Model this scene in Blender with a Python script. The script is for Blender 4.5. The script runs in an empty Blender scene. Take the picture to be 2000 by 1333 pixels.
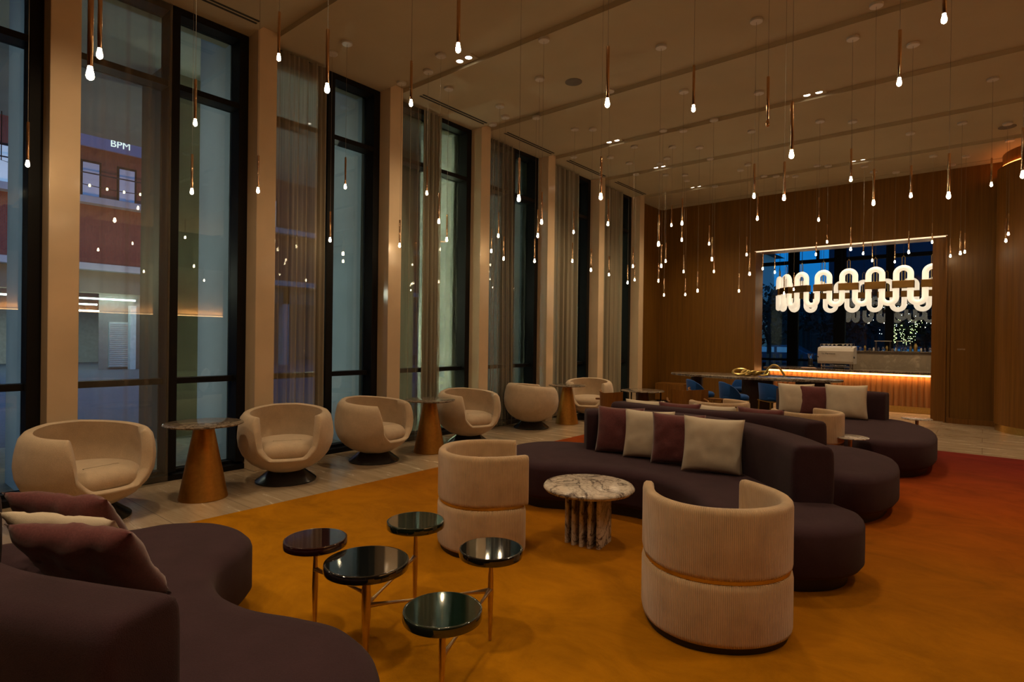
import bpy, bmesh, math, random
from mathutils import Vector, Matrix, noise
PI = math.pi
SC = bpy.context.scene
COL = SC.collection
rnd = random.Random(7)

# ------------------------------------------------------------------ camera
cam_d = bpy.data.cameras.new('camera'); cam = bpy.data.objects.new('camera', cam_d); COL.objects.link(cam)
cam_d.sensor_width = 36.0; cam_d.lens = 36.0 * 1117.05 / 2000.0; cam_d.clip_end = 300; cam_d.clip_start = 0.05
YAW, PIT, ROL = 0.68967555, -0.00319323, 0.01282584
Fv = Vector((-math.sin(YAW) * math.cos(PIT), math.cos(YAW) * math.cos(PIT), math.sin(PIT)))
R0 = Vector((math.cos(YAW), math.sin(YAW), 0)); U0 = R0.cross(Fv)
Rv = math.cos(ROL) * R0 + math.sin(ROL) * U0; Uv = -math.sin(ROL) * R0 + math.cos(ROL) * U0
cam.matrix_world = Matrix(((Rv.x, Uv.x, -Fv.x, 0), (Rv.y, Uv.y, -Fv.y, 0), (Rv.z, Uv.z, -Fv.z, 1.5), (0, 0, 0, 1)))
SC.camera = cam
# ------------------------------------------------------------------ view, world
SC.view_settings.view_transform = 'Standard'; SC.view_settings.look = 'None'
SC.view_settings.gamma = 1.0; SC.view_settings.use_curve_mapping = False
SC.view_settings.exposure = 0.4
W = bpy.data.worlds.new('dusk'); SC.world = W; W.use_nodes = True
wn = W.node_tree.nodes; wl = W.node_tree.links; wn.clear()
wo = wn.new('ShaderNodeOutputWorld'); wb = wn.new('ShaderNodeBackground')
wtc = wn.new('ShaderNodeTexCoord'); wsep = wn.new('ShaderNodeSeparateXYZ'); wr = wn.new('ShaderNodeValToRGB')
wl.new(wtc.outputs['Generated'], wsep.inputs[0]); wl.new(wsep.outputs['Z'], wr.inputs[0])
wr.color_ramp.elements[0].position = 0.0; wr.color_ramp.elements[0].color = (0.012, 0.15, 0.42, 1)
wr.color_ramp.elements[1].position = 0.22; wr.color_ramp.elements[1].color = (0.002, 0.17, 0.60, 1)
wl.new(wr.outputs[0], wb.inputs[0]); wb.inputs[1].default_value = 1.2
wl.new(wb.outputs[0], wo.inputs[0])

# ------------------------------------------------------------------ lamps of the room
def light(kind, name, loc, power, color, rot=(0, 0, 0), size=0.1, spot=None, blend=1.0, sy=None):
    d = bpy.data.lights.new(name, kind); d.energy = power; d.color = color
    if kind == 'AREA':
        d.size = size
        if sy: d.shape = 'RECTANGLE'; d.size_y = sy
    else:
        d.shadow_soft_size = size
    if kind == 'SPOT': d.spot_size = spot; d.spot_blend = blend
    o = bpy.data.objects.new(name, d); o.location = loc; o.rotation_euler = rot; COL.objects.link(o)
    return o
WARM = (1.0, 0.73, 0.44)
SP = 1.815                                  # bay length along the window wall
def PY(n): return 1.25 + SP * n            # near edge of pillar n
DOWN = [(-4.93, 2), (-4.93, 4), (-4.93, 5), (-4.93, 6), (-1.84, 4), (-1.84, 6)]         # seen in the grooves
DOWN_HID = [(-4.93, 0), (-1.84, 0), (-1.84, -1), (-4.93, -1), (1.25, 0), (1.25, 2), (1.25, 4), (1.25, 6), (4.3, 2), (4.3, 5), (1.25, -2), (-1.84, 2)]
for (x, n) in DOWN + DOWN_HID:
    for dy in (-0.045, 0.045):
        light('SPOT', 'downlight_lamp', (x + dy * 1.6, PY(n) + 0.11, 4.90), 62, WARM, size=0.03, spot=2.0, blend=1.0)

# ------------------------------------------------------------------ helpers
class MB:
    def __init__(s): s.v = []; s.f = []
    def add(s, vs, fs):
        o = len(s.v); s.v += [tuple(v) for v in vs]; s.f += [tuple(i + o for i in f) for f in fs]; return s
    def box(s, x0, x1, y0, y1, z0, z1):
        return s.add([(x0,y0,z0),(x1,y0,z0),(x1,y1,z0),(x0,y1,z0),(x0,y0,z1),(x1,y0,z1),(x1,y1,z1),(x0,y1,z1)],
                     [(0,3,2,1),(4,5,6,7),(0,1,5,4),(1,2,6,5),(2,3,7,6),(3,0,4,7)])
    def rings(s, rs, cap0=True, cap1=True, closed=True):
        n = len(rs[0]); vs = [p for r in rs for p in r]; fs = []
        for i in range(len(rs) - 1):
            for j in range(n if closed else n - 1):
                k = (j + 1) % n
                fs.append((i*n+j, i*n+k, (i+1)*n+k, (i+1)*n+j))
        if cap0: fs.append(tuple(range(n - 1, -1, -1)))
        if cap1: fs.append(tuple((len(rs)-1)*n + j for j in range(n)))
        return s.add(vs, fs)
    def lathe(s, prof, n=48, c=(0, 0), cap0=True, cap1=True):
        return s.rings([[(c[0] + r*math.cos(2*PI*j/n), c[1] + r*math.sin(2*PI*j/n), z) for j in range(n)] for r, z in prof], cap0, cap1)
    def tube(s, pts, r, n=10, closed=False, caps=True):
        pts = [Vector(p) for p in pts]; m = len(pts)
        rr = r if isinstance(r, (list, tuple)) else [r] * m
        rs = []; up = None
        for i, p in enumerate(pts):
            a = pts[(i - 1) % m] if (closed or i > 0) else p
            b = pts[(i + 1) % m] if (closed or i < m - 1) else p
            t = (b - a).normalized()
            if up is None:
                up = Vector((0, 0, 1)) if abs(t.z) < 0.9 else Vector((1, 0, 0))
            u = (up - t * up.dot(t)).normalized(); w = t.cross(u); up = u
            rs.append([tuple(p + rr[i] * (math.cos(2*PI*j/n) * u + math.sin(2*PI*j/n) * w)) for j in range(n)])
        if closed: rs.append(rs[0])
        return s.rings(rs, caps and not closed, caps and not closed)
    def slab(s, outline, prof):
        """closed plan outline (ccw) lifted through (inset, z) steps with both ends capped"""
        n = len(outline); nr = []
        for i in range(n):
            a = Vector(outline[i-1]); b = Vector(outline[(i+1) % n]); t = (b - a).normalized(); nr.append((t.y, -t.x))
        return s.rings([[(outline[i][0] - nr[i][0]*ins, outline[i][1] - nr[i][1]*ins, z) for i in range(n)] for ins, z in prof])
def obj(name, mb, mat, parent=None, loc=None, rot=None, smooth=True, angle=40, bevel=0.0, seg=2):
    me = bpy.data.meshes.new(name); me.from_pydata(mb.v, [], mb.f); me.update()
    if bevel:
        bm = bmesh.new(); bm.from_mesh(me); bmesh.ops.remove_doubles(bm, verts=bm.verts, dist=1e-5)
        es = [e for e in bm.edges if len(e.link_faces) == 2 and e.calc_face_angle(0) > 0.6]
        bmesh.ops.bevel(bm, geom=es, offset=bevel, segments=seg, affect='EDGES', profile=0.5); bm.to_mesh(me); bm.free()
    bm = bmesh.new(); bm.from_mesh(me); bmesh.ops.recalc_face_normals(bm, faces=bm.faces)
    if smooth:
        for f in bm.faces: f.smooth = True
        for e in bm.edges:
            if len(e.link_faces) == 2 and e.calc_face_angle(0) > math.radians(angle): e.smooth = False
    bm.to_mesh(me); bm.free()
    me.materials.append(mat)
    o = bpy.data.objects.new(name, me); COL.objects.link(o)
    if parent: o.parent = parent
    if loc: o.location = loc
    if rot: o.rotation_euler = rot
    return o
def tag(o, label, cat, group=None, kind=None):
    if label: o['label'] = label
    if cat: o['category'] = cat
    if group: o['group'] = group
    if kind: o['kind'] = kind
    return o
def thing(name, label, cat, loc=(0, 0, 0), rz=0, group=None):
    o = bpy.data.objects.new(name, None); COL.objects.link(o); o.location = loc; o.rotation_euler = (0, 0, rz)
    o.empty_display_size = 0.1
    return tag(o, label, cat, group)
def struct(o, label=None, cat=None):
    o['kind'] = 'structure'
    return o
def copy_tree(o, parent=None):
    c = o.copy(); COL.objects.link(c)
    if parent: c.parent = parent
    for ch in list(o.children): copy_tree(ch, c)
    return c
def place(proto, used, loc, rz, label, group=None):
    o = proto if not used else copy_tree(proto)
    o.location = loc; o.rotation_euler = (0, 0, rz); o['label'] = label
    if group: o['group'] = group
    return o
def spline(pts, per=10, closed=True):
    n = len(pts); out = []
    rng = range(n) if closed else range(n - 1)
    for i in rng:
        if closed: p0, p1, p2, p3 = pts[i-1], pts[i], pts[(i+1) % n], pts[(i+2) % n]
        else: p0, p1, p2, p3 = pts[max(i-1,0)], pts[i], pts[i+1], pts[min(i+2,n-1)]
        for k in range(per):
            t = k / per
            out.append(tuple(0.5*((2*p1[d]) + (-p0[d]+p2[d])*t + (2*p0[d]-5*p1[d]+4*p2[d]-p3[d])*t*t + (-p0[d]+3*p1[d]-3*p2[d]+p3[d])*t**3) for d in range(len(p1))))
    if not closed: out.append(tuple(pts[-1]))
    return out
def ccw(pts):
    a = sum(pts[i-1][0]*pts[i][1] - pts[i][0]*pts[i-1][1] for i in range(len(pts)))
    return pts if a > 0 else pts[::-1]
def text_mesh(s, size, name, mat, parent, M, extrude=0.001):
    cu = bpy.data.curves.new(name, 'FONT'); cu.body = s; cu.size = size; cu.extrude = extrude; cu.align_x = 'CENTER'; cu.align_y = 'CENTER'
    t = bpy.data.objects.new(name, cu); COL.objects.link(t)
    dg = bpy.context.evaluated_depsgraph_get(); me = bpy.data.meshes.new_from_object(t.evaluated_get(dg))
    bpy.data.objects.remove(t); me.transform(M); me.name = name; me.materials.clear(); me.materials.append(mat)
    o = bpy.data.objects.new(name, me); COL.objects.link(o)
    if parent: o.parent = parent
    return o

# ------------------------------------------------------------------ materials
class NT:
    def __init__(s, name):
        s.m = bpy.data.materials.new(name); s.m.use_nodes = True; s.t = s.m.node_tree; s.n = s.t.nodes; s.b = s.n['Principled BSDF']
    def new(s, t, **k):
        x = s.n.new('ShaderNode' + t)
        for a, b in k.items(): setattr(x, a, b)
        return x
    def link(s, a, b): s.t.links.new(a, b)
    def coord(s, scale=(1, 1, 1), rot=(0, 0, 0), out='Object'):
        tc = s.new('TexCoord'); mp = s.new('Mapping'); mp.inputs['Scale'].default_value = scale; mp.inputs['Rotation'].default_value = rot
        s.link(tc.outputs[out], mp.inputs[0]); return mp.outputs[0]
    def noise(s, vec, scale, detail=4, rough=0.5, dist=0.0):
        x = s.new('TexNoise'); x.inputs['Scale'].default_value = scale; x.inputs['Detail'].default_value = detail
        x.inputs['Roughness'].default_value = rough; x.inputs['Distortion'].default_value = dist
        if vec: s.link(vec, x.inputs['Vector'])
        return x.outputs['Fac']
    def ramp(s, fac, stops, interp='LINEAR'):
        r = s.new('ValToRGB'); r.color_ramp.interpolation = interp
        e = r.color_ramp.elements
        while len(e) < len(stops): e.new(0.5)
        for i, (p, c) in enumerate(stops): e[i].position = p; e[i].color = (*c, 1)
        s.link(fac, r.inputs[0]); return r.outputs[0]
    def math(s, op, a, b=None):
        x = s.new('Math', operation=op)
        for i, v in enumerate((a, b)):
            if v is None: continue
            if isinstance(v, (int, float)): x.inputs[i].default_value = v
            else: s.link(v, x.inputs[i])
        return x.outputs[0]
    def bump(s, h, strength=0.3, dist=0.01):
        b = s.new('Bump'); b.inputs['Strength'].default_value = strength; b.inputs['Distance'].default_value = dist
        s.link(h, b.inputs['Height']); s.link(b.outputs[0], s.b.inputs['Normal'])
    def base(s, c):
        if isinstance(c, tuple): s.b.inputs['Base Color'].default_value = (*c, 1)
        else: s.link(c, s.b.inputs['Base Color'])
    def set(s, rough=0.5, metal=0.0, spec=0.5, coat=0.0, sheen=0.0):
        s.b.inputs['Roughness'].default_value = rough; s.b.inputs['Metallic'].default_value = metal
        s.b.inputs['Specular IOR Level'].default_value = spec
        s.b.inputs['Coat Weight'].default_value = coat; s.b.inputs['Coat Roughness'].default_value = 0.05
        s.b.inputs['Sheen Weight'].default_value = sheen; return s
def c2(c, k): return tuple(min(1, x * k) for x in c)
def plain(name, c, rough=0.5, metal=0.0, spec=0.5, var=0.12, vs=8.0, coat=0.0):
    m = NT(name); v = m.coord(); f = m.noise(v, vs, 3)
    m.base(m.ramp(f, [(0.3, c2(c, 1 - var)), (0.7, c2(c, 1 + var))])); m.set(rough, metal, spec, coat); return m.m
def fabric(name, c, scale=260, bs=0.5, bd=0.004, var=0.25, sheen=0.3, big=5.0):
    m = NT(name); v = m.coord(); f = m.noise(v, scale, 3, 0.6); g = m.noise(v, big, 4, 0.6)
    mix = m.math('ADD', m.math('MULTIPLY', f, 0.6), m.math('MULTIPLY', g, 0.4))
    m.base(m.ramp(mix, [(0.35, c2(c, 1 - var)), (0.65, c2(c, 1 + var))])); m.bump(f, bs, bd)
    m.set(0.95, 0, 0.15, 0, sheen); return m.m
def emit(name, c, s, base=(0.8, 0.8, 0.8)):
    m = NT(name); m.base(base); m.b.inputs['Emission Color'].default_value = (*c, 1); m.b.inputs['Emission Strength'].default_value = s; return m.m
def wood(name, c, horiz=False, gloss=0.45, seam=None):
    m = NT(name); v = m.coord((14, 14, 0.35)); f = m.noise(v, 1.6, 6, 0.65, 0.3)
    v2 = m.coord((70, 70, 0.8)); g = m.noise(v2, 1.5, 3)
    mix = m.math('ADD', m.math('MULTIPLY', f, 0.65), m.math('MULTIPLY', g, 0.35))
    m.base(m.ramp(mix, [(0.3, c2(c, 0.62)), (0.5, c), (0.7, c2(c, 1.35))])); m.bump(mix, 0.15, 0.002); m.set(gloss, 0, 0.4); return m.m
def marble(name, base, vein, scale=4.0, rough=0.12, thin=0.04):
    m = NT(name); v = m.coord(); d = m.noise(v, scale * 0.8, 5, 0.6, 1.2)
    n1 = m.noise(v, scale, 6, 0.55, 1.6); a = m.math('ABSOLUTE', m.math('SUBTRACT', n1, 0.5))
    n2 = m.noise(v, scale * 2.3, 6, 0.6, 2.0); b = m.math('ABSOLUTE', m.math('SUBTRACT', n2, 0.5))
    f = m.math('MINIMUM', a, m.math('ADD', b, 0.015))
    m.base(m.ramp(f, [(0.0, vein), (thin * 0.35, c2(base, 0.6)), (thin, base), (0.3, c2(base, 1.12))])); m.set(rough, 0, 0.5); return m.m
def metal(name, c, rough=0.25):
    m = NT(name); v = m.coord(); f = m.noise(v, 30, 3); m.base(m.ramp(f, [(0.3, c2(c, 0.9)), (0.7, c2(c, 1.08))])); m.set(rough, 1.0); return m.m

M_ceil = plain('ceiling_plaster', (0.46, 0.39, 0.26), 0.9, 0, 0.2, 0.03, 2)
M_wood = wood('walnut_veneer', (0.175, 0.080, 0.011), gloss=0.38)
M_woodr = wood('walnut_veneer_red', (0.21, 0.088, 0.013), gloss=0.42)
M_pillar = plain('polished_stone_cladding', (0.68, 0.52, 0.34), 0.14, 0, 0.5, 0.05, 3)
M_frame = plain('black_window_frame', (0.006, 0.0058, 0.006), 0.5, 0, 0.2, 0.1)
M_dark = plain('dark_plinth', (0.012, 0.011, 0.012), 0.5)
M_brass = metal('brass', (0.62, 0.47, 0.17), 0.3)
M_copper = metal('copper_rod', (0.74, 0.50, 0.31), 0.16)
M_champ = metal('champagne_cast_metal', (0.60, 0.45, 0.28), 0.32)
M_bronze = metal('bronze_cone', (0.52, 0.25, 0.05), 0.46)
M_chrome = metal('steel', (0.62, 0.60, 0.58), 0.2)
M_plum = fabric('plum_boucle', (0.040, 0.019, 0.025), 330, 0.55, 0.004, 0.3, 0.06)
M_cream = fabric('cream_boucle', (0.55, 0.425, 0.29), 230, 0.6, 0.005, 0.16, 0.3, 9)
M_cushc = fabric('cream_linen', (0.56, 0.48, 0.37), 300, 0.5, 0.002, 0.06, 0.1, 14)
M_cushp = fabric('plum_velvet', (0.115, 0.032, 0.034), 120, 0.15, 0.002, 0.25, 0.35, 9)
M_blue = fabric('blue_velvet', (0.010, 0.060, 0.22), 150, 0.15, 0.002, 0.2, 0.1, 9)
M_bulb = emit('lit_bulb', (1.0, 0.76, 0.46), 55.0)
M_white = plain('white_enamel', (0.58, 0.54, 0.48), 0.35, 0, 0.5, 0.04)
M_vent = plain('vent_slot', (0.03, 0.026, 0.02), 0.8)
M_lampface = emit('downlight_lens', (1.0, 0.86, 0.68), 9.0)
M_gcandy = plain('black_glass', (0.006, 0.007, 0.007), 0.04, 0, 0.9, 0.1, coat=1.0)
M_gcandy_red = plain('dark_red_glass', (0.02, 0.004, 0.004), 0.04, 0, 0.9, 0.1, coat=1.0)
M_green = plain('dark_green_glass', (0.004, 0.013, 0.008), 0.04, 0, 0.9, 0.1, coat=1.0)
M_blackmetal = plain('black_lacquer_base', (0.012, 0.012, 0.014), 0.22, 0, 0.6)
M_marble = marble('white_marble', (0.60, 0.52, 0.44), (0.07, 0.045, 0.05), 3.2, 0.16, 0.055)
M_marbleb = marble('brown_marble', (0.30, 0.24, 0.18), (0.05, 0.03, 0.02), 6.0, 0.1, 0.09)
M_conc = plain('exterior_panel', (0.45, 0.47, 0.46), 0.7, 0, 0.3, 0.08, 1.5)
M_olive = plain('exterior_column_render', (0.22, 0.20, 0.14), 0.8, 0, 0.3, 0.12, 1.5)

def m_rug():
    m = NT('dip_dyed_rug'); tc = m.new('TexCoord'); sp = m.new('SeparateXYZ'); m.link(tc.outputs['Object'], sp.inputs[0])
    v = m.coord((1, 1, 1)); n = m.noise(v, 0.9, 5, 0.6); n2 = m.noise(v, 160, 3, 0.6); n3 = m.noise(m.coord((1, 1.5, 1), (0, 0, 0.5)), 1.7, 8, 0.72, 0.6)
    y = m.math('ADD', sp.outputs['Y'], m.math('MULTIPLY', m.math('SUBTRACT', n, 0.5), 1.2))
    y = m.math('ADD', y, m.math('MULTIPLY', m.math('SUBTRACT', n3, 0.5), 0.5))
    f = m.math('DIVIDE', y, 12.0)
    c = m.ramp(f, [(0.0, (0.38, 0.168, 0.002)), (0.22, (0.36, 0.145, 0.002)), (0.36, (0.28, 0.098, 0.003)), (0.55, (0.29, 0.058, 0.004)), (0.78, (0.165, 0.018, 0.011))])
    mx = m.new('Mix', data_type='RGBA', blend_type='MULTIPLY'); mx.inputs[0].default_value = 0.45
    m.link(c, mx.inputs[6]); m.link(m.ramp(n3, [(0.33, (0.45, 0.40, 0.35)), (0.62, (1.3, 1.25, 1.1))]), mx.inputs[7])
    m.base(mx.outputs[2]); m.bump(n2, 0.5, 0.006); m.set(0.95, 0, 0.08, 0, 0.0); return m.m
M_rug = m_rug()
def m_floor():
    m = NT('travertine_tiles'); v = m.coord()
    br = m.new('TexBrick'); br.offset = 0.5; br.inputs['Scale'].default_value = 1.0
    br.inputs['Brick Width'].default_value = 1.2; br.inputs['Row Height'].default_value = 0.6; br.inputs['Mortar Size'].default_value = 0.003
    m.link(v, br.inputs['Vector'])
    f = m.noise(m.coord((0.6, 5, 1)), 2.2, 6, 0.65, 0.5); c = m.ramp(f, [(0.3, (0.31, 0.225, 0.140)), (0.5, (0.38, 0.285, 0.185)), (0.7, (0.44, 0.345, 0.235))])
    mx = m.new('Mix', data_type='RGBA'); m.link(br.outputs['Fac'], mx.inputs[0]); m.link(c, mx.inputs[6]); mx.inputs[7].default_value = (0.20, 0.155, 0.11, 1)
    m.base(mx.outputs[2]); m.set(0.2, 0, 0.5)
    m.link(m.ramp(f, [(0.3, (0.14,)*3), (0.7, (0.30,)*3)]), m.b.inputs['Roughness']); return m.m
M_floor = m_floor()
def m_cord(name, c, n=150, seam=True):
    """corduroy: fine vertical ribs around the piece"""
    m = NT(name); tc = m.new('TexCoord'); sp = m.new('SeparateXYZ'); m.link(tc.outputs['Object'], sp.inputs[0])
    a = m.math('ARCTAN2', sp.outputs['Y'], sp.outputs['X']); s = m.math('SINE', m.math('MULTIPLY', a, n))
    s = m.math('MULTIPLY', m.math('ADD', s, 1.0), 0.5); g = m.noise(m.coord(), 9, 4)
    k = m.math('ADD', m.math('MULTIPLY', s, 0.22), m.math('MULTIPLY', g, 0.78))
    m.base(m.ramp(k, [(0.2, c2(c, 0.72)), (0.5, c), (0.85, c2(c, 1.18))])); m.bump(s, 0.7, 0.004); m.set(0.85, 0, 0.2, 0, 0.4); return m.m
M_cord = m_cord('beige_corduroy', (0.54, 0.37, 0.21), 250)
def m_sheer(name, c, alpha):
    m = NT(name); n = m.n; out = n['Material Output']; n.remove(m.b)
    tr = m.new('BsdfTransparent'); df = m.new('BsdfDiffuse'); tl = m.new('BsdfTranslucent'); a = m.new('MixShader'); b = m.new('MixShader')
    v = m.coord((60, 60, 0.6)); f = m.noise(v, 1.0, 3)
    m.link(m.ramp(f, [(0.3, c2(c, 0.75)), (0.7, c2(c, 1.2))]), df.inputs[0]); tl.inputs[0].default_value = (*c, 1)
    a.inputs[0].default_value = 0.25; m.link(df.outputs[0], a.inputs[1]); m.link(tl.outputs[0], a.inputs[2])
    lw = m.new('LayerWeight'); lw.inputs[0].default_value = 0.35
    k = m.math('ADD', m.math('MULTIPLY', lw.outputs['Facing'], 0.5), alpha); kk = m.math('MINIMUM', k, 0.97)
    m.link(kk, b.inputs[0]); m.link(tr.outputs[0], b.inputs[1]); m.link(a.outputs[0], b.inputs[2]); m.link(b.outputs[0], out.inputs[0]); return m.m
M_sheer = [m_sheer('sheer_curtain_light', (0.42, 0.34, 0.24), 0.20), m_sheer('sheer_curtain_dense', (0.42, 0.35, 0.24), 0.60), m_sheer('sheer_curtain_mid', (0.42, 0.36, 0.26), 0.35)]
def m_glass():
    m = NT('window_glass'); n = m.n; out = n['Material Output']; n.remove(m.b)
    tr = m.new('BsdfTransparent'); tr.inputs[0].default_value = (0.80, 0.86, 0.84, 1); gl = m.new('BsdfGlossy'); gl.inputs['Roughness'].default_value = 0.0
    fr = m.new('Fresnel'); fr.inputs[0].default_value = 1.5; k = m.math('MINIMUM', m.math('MULTIPLY', fr.outputs[0], 1.9), 0.95)
    mx = m.new('MixShader'); m.link(k, mx.inputs[0]); m.link(tr.outputs[0], mx.inputs[1]); m.link(gl.outputs[0], mx.inputs[2]); m.link(mx.outputs[0], out.inputs[0]); return m.m
M_glass = m_glass()
def m_clear(name, c=(0.95, 0.95, 0.95)):
    m = NT(name); m.b.inputs['Transmission Weight'].default_value = 1.0; m.base(c); m.set(0.03); return m.m
M_clear = m_clear('clear_glass')
def m_brick():
    m = NT('red_brick'); br = m.new('TexBrick'); br.inputs['Scale'].default_value = 4.0; m.link(m.coord(rot=(0, PI/2, 0)), br.inputs['Vector'])
    br.inputs['Color1'].default_value = (0.30, 0.085, 0.05, 1); br.inputs['Color2'].default_value = (0.24, 0.065, 0.04, 1); br.inputs['Mortar'].default_value = (0.2, 0.12, 0.1, 1)
    m.link(br.outputs['Color'], m.b.inputs['Base Color']); m.set(0.9); return m.m
M_brick = m_brick()
M_leaf = plain('dark_foliage', (0.018, 0.028, 0.02), 0.8, var=0.4)
M_bark = plain('bark', (0.05, 0.04, 0.03), 0.9)
M_asph = plain('asphalt', (0.09, 0.10, 0.12), 0.7, var=0.2)
M_pave = plain('paving', (0.30, 0.29, 0.24), 0.7, var=0.15)
M_navy = plain('dark_building', (0.018, 0.024, 0.045), 0.6)

# ------------------------------------------------------------------ room shell
ZC = 4.87
struct(obj('floor', MB().box(-6.75, 7.0, -6.0, 13.8, -0.12, 0.0), M_floor, smooth=False))
mb = MB().box(-6.9, 7.0, -6.0, 13.8, 4.93, 5.1)
edges = [-6.0] + [v for n in range(-3, 7) for v in (PY(n), PY(n) + 0.22)] + [13.5, 13.53, 13.8]
for i in range(0, len(edges), 2):
    mb.box(-6.9, 7.0, edges[i], edges[i + 1], ZC, 4.935)
struct(obj('ceiling', mb, M_ceil, smooth=False))
mb = MB().box(-6.6, -4.12, 13.8, 14.45, 0, 5.1).box(-0.56, 7.0, 13.8, 14.45, 0, 5.1).box(-4.12, -0.56, 13.8, 14.45, 3.61, 5.1)
struct(obj('wall_back', mb, M_wood, smooth=False))
struct(obj('trim_1', MB().box(-0.80, -0.56, 14.0, 14.3, 0, 3.6), M_woodr, smooth=False))
struct(obj('trim_2', MB().box(-4.12, -4.09, 13.78, 13.8, 0.0, 3.6).box(-0.585, -0.56, 13.78, 13.8, 0.0, 3.6), M_woodr, smooth=False))
tr = MB().box(-4.12, -0.56, 13.8, 13.86, 3.588, 3.608)
struct(obj('trim_3', tr, emit('portal_light_line', (1.0, 0.70, 0.42), 0.85), smooth=False))
struct(obj('baseboard_back', MB().box(-0.54, 3.0, 13.775, 13.8, 0, 0.10), M_woodr, smooth=False))
struct(obj('trim_4', MB().box(-0.53, -0.50, 13.785, 13.8, 0.1, 3.0), M_wood, smooth=False))
struct(obj('wall_left', MB().box(-6.7, -6.45, PY(6) + 0.22, 13.8, 0, 4.93).box(-6.9, -6.42, -6, PY(-1), 0, 4.93), M_wood, smooth=False))
struct(obj('wall_right', MB().box(7.0, 7.2, -6, 13.8, 0, 5.1), M_wood, smooth=False))
struct(obj('wall_rear', MB().box(-6.9, 7.2, -6.2, -6.0, 0, 5.1), M_wood, smooth=False))
text_mesh('COFFEE', 0.036, 'trim_5', plain('letter_metal', (0.7, 0.55, 0.4), 0.4), None, Matrix.Translation((-0.33, 13.797, 1.415)) @ Matrix.Rotation(PI/2, 4, 'X'), 0.003)['kind'] = 'structure'
for n in range(-1, 7):
    struct(obj('trim_%d' % (n + 7), MB().box(-6.74, -6.20, PY(n), PY(n) + 0.22, 0, 4.93), M_pillar, smooth=False, bevel=0.006))
# windows: one per bay
for k in range(-1, 6):
    a, b = PY(k) + 0.22, PY(k + 1)
    w = bpy.data.objects.new('window_%d' % (k + 2), None); COL.objects.link(w); w.location = (-6.585, a, 0); w['kind'] = 'structure'
    L = b - a; x0, x1 = -0.05, 0.165
    f = MB().box(x0, x1, 0, L, 0, 0.06).box(x0, 0.05, 0, L, 0.06, 0.09).box(x0, x1, 0, L, 4.80, ZC).box(x0, x1, 0, 0.05, 0.09, 4.80).box(x0, x1, L - 0.10, L, 0.09, 4.80)
    f.box(x0, x1 + 0.02, 0.78, 0.88, 0.09, 4.80)
    obj('window_frame', f, M_frame, w, smooth=False, bevel=0.004)
    for (u0, u1) in ((0.05, 0.78), (0.88, L - 0.10)):
        obj('transom', MB().box(x0, x1 - 0.01, u0, u1, 4.03, 4.09), M_frame, w, smooth=False)
        obj('transom', MB().box(x0, x1 - 0.08, u0, u1, 0.99, 1.05), M_frame, w, smooth=False)
        for (z0, z1) in ((0.09, 0.99), (1.05, 4.03), (4.09, 4.80)):
            obj('pane', MB().box(-0.02, -0.01, u0, u1, z0, z1), M_glass, w, smooth=False)
# slot vents in the ceiling beside the windows
ORD = ['first', 'second', 'third', 'fourth', 'fifth', 'sixth', 'seventh', 'eighth', 'ninth', 'tenth', 'eleventh', 'twelfth', 'thirteenth', 'fourteenth', 'fifteenth', 'sixteenth', 'seventeenth', 'eighteenth', 'nineteenth', 'twentieth']
for i, k in enumerate((0, 2, 3, 4, 5)):
    m = MB().box(-0.05, -0.02, PY(k) + 0.42, PY(k + 1) - 0.08, -0.004, 0.006).box(0.01, 0.04, PY(k) + 0.42, PY(k + 1) - 0.08, -0.004, 0.006)
    t = tag(obj('ceiling_vent', m, M_vent, loc=(-6.05, 0, ZC)), 'twin slot air vent in the ceiling along the windows, %s from the left' % ORD[i], 'vent', 'ceiling slot vents')

# ------------------------------------------------------------------ curtains
def curtain(y0, y1, mat, folds, amp, label, seed, x=-6.33, flare=0.0):
    r = random.Random(seed); N = 160; ph = [r.uniform(0, 6.28) for _ in range(4)]; rows = []
    for zi in range(0, 13):
        z = 0.03 + (4.83 - 0.03) * zi / 12; row = []
        for i in range(N + 1):
            u = i / N; uu = u + 0.02 * math.sin(7 * u + ph[0]) * (1 - zi / 14)
            d = amp * (math.sin(2 * PI * folds * uu + ph[1]) * (0.6 + 0.4 * math.sin(3.3 * u * folds * 0.7 + ph[2])) + 0.25 * math.sin(4 * PI * folds * uu + ph[3]))
            row.append((x + d, y0 + (y1 - y0) * u + flare * (1 - zi / 12) * u, z))
        rows.append(row)
    m = MB(); m.rings(rows, False, False, closed=False)
    return tag(obj('curtain', m, mat, angle=180), label, 'curtain', None)
curtain(PY(0) + 0.24, PY(0) + 1.0, M_sheer[0], 4, 0.02, 'very thin sheer curtain before the nearest full window, brick building showing through', 3)
curtain(PY(1) + 0.23, PY(1) + 0.95, M_sheer[1], 6, 0.035, 'dense taupe curtain in deep folds, behind the frontal cream tub chair', 5)
curtain(PY(2) + 0.23, PY(2) + 0.66, M_sheer[0], 3, 0.02, 'thin sheer curtain beside the bright green-lit window', 6)
curtain(PY(2) + 0.70, PY(2) + 1.04, M_sheer[1], 4, 0.04, 'gathered taupe curtain bunch in the middle of the bright green-lit window', 7)
curtain(PY(3) + 0.23, PY(3) + 0.98, M_sheer[2], 6, 0.03, 'taupe sheer curtain behind the tub chair seen from its back', 8, flare=0.1)
curtain(PY(4) + 0.23, PY(4) + 1.2, M_sheer[1], 6, 0.035, 'taupe curtain behind the third bronze cone table', 9)
curtain(PY(5) + 0.23, PY(5) + 1.2, M_sheer[1], 5, 0.03, 'last narrow taupe curtain before the walnut wall', 10)

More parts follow.
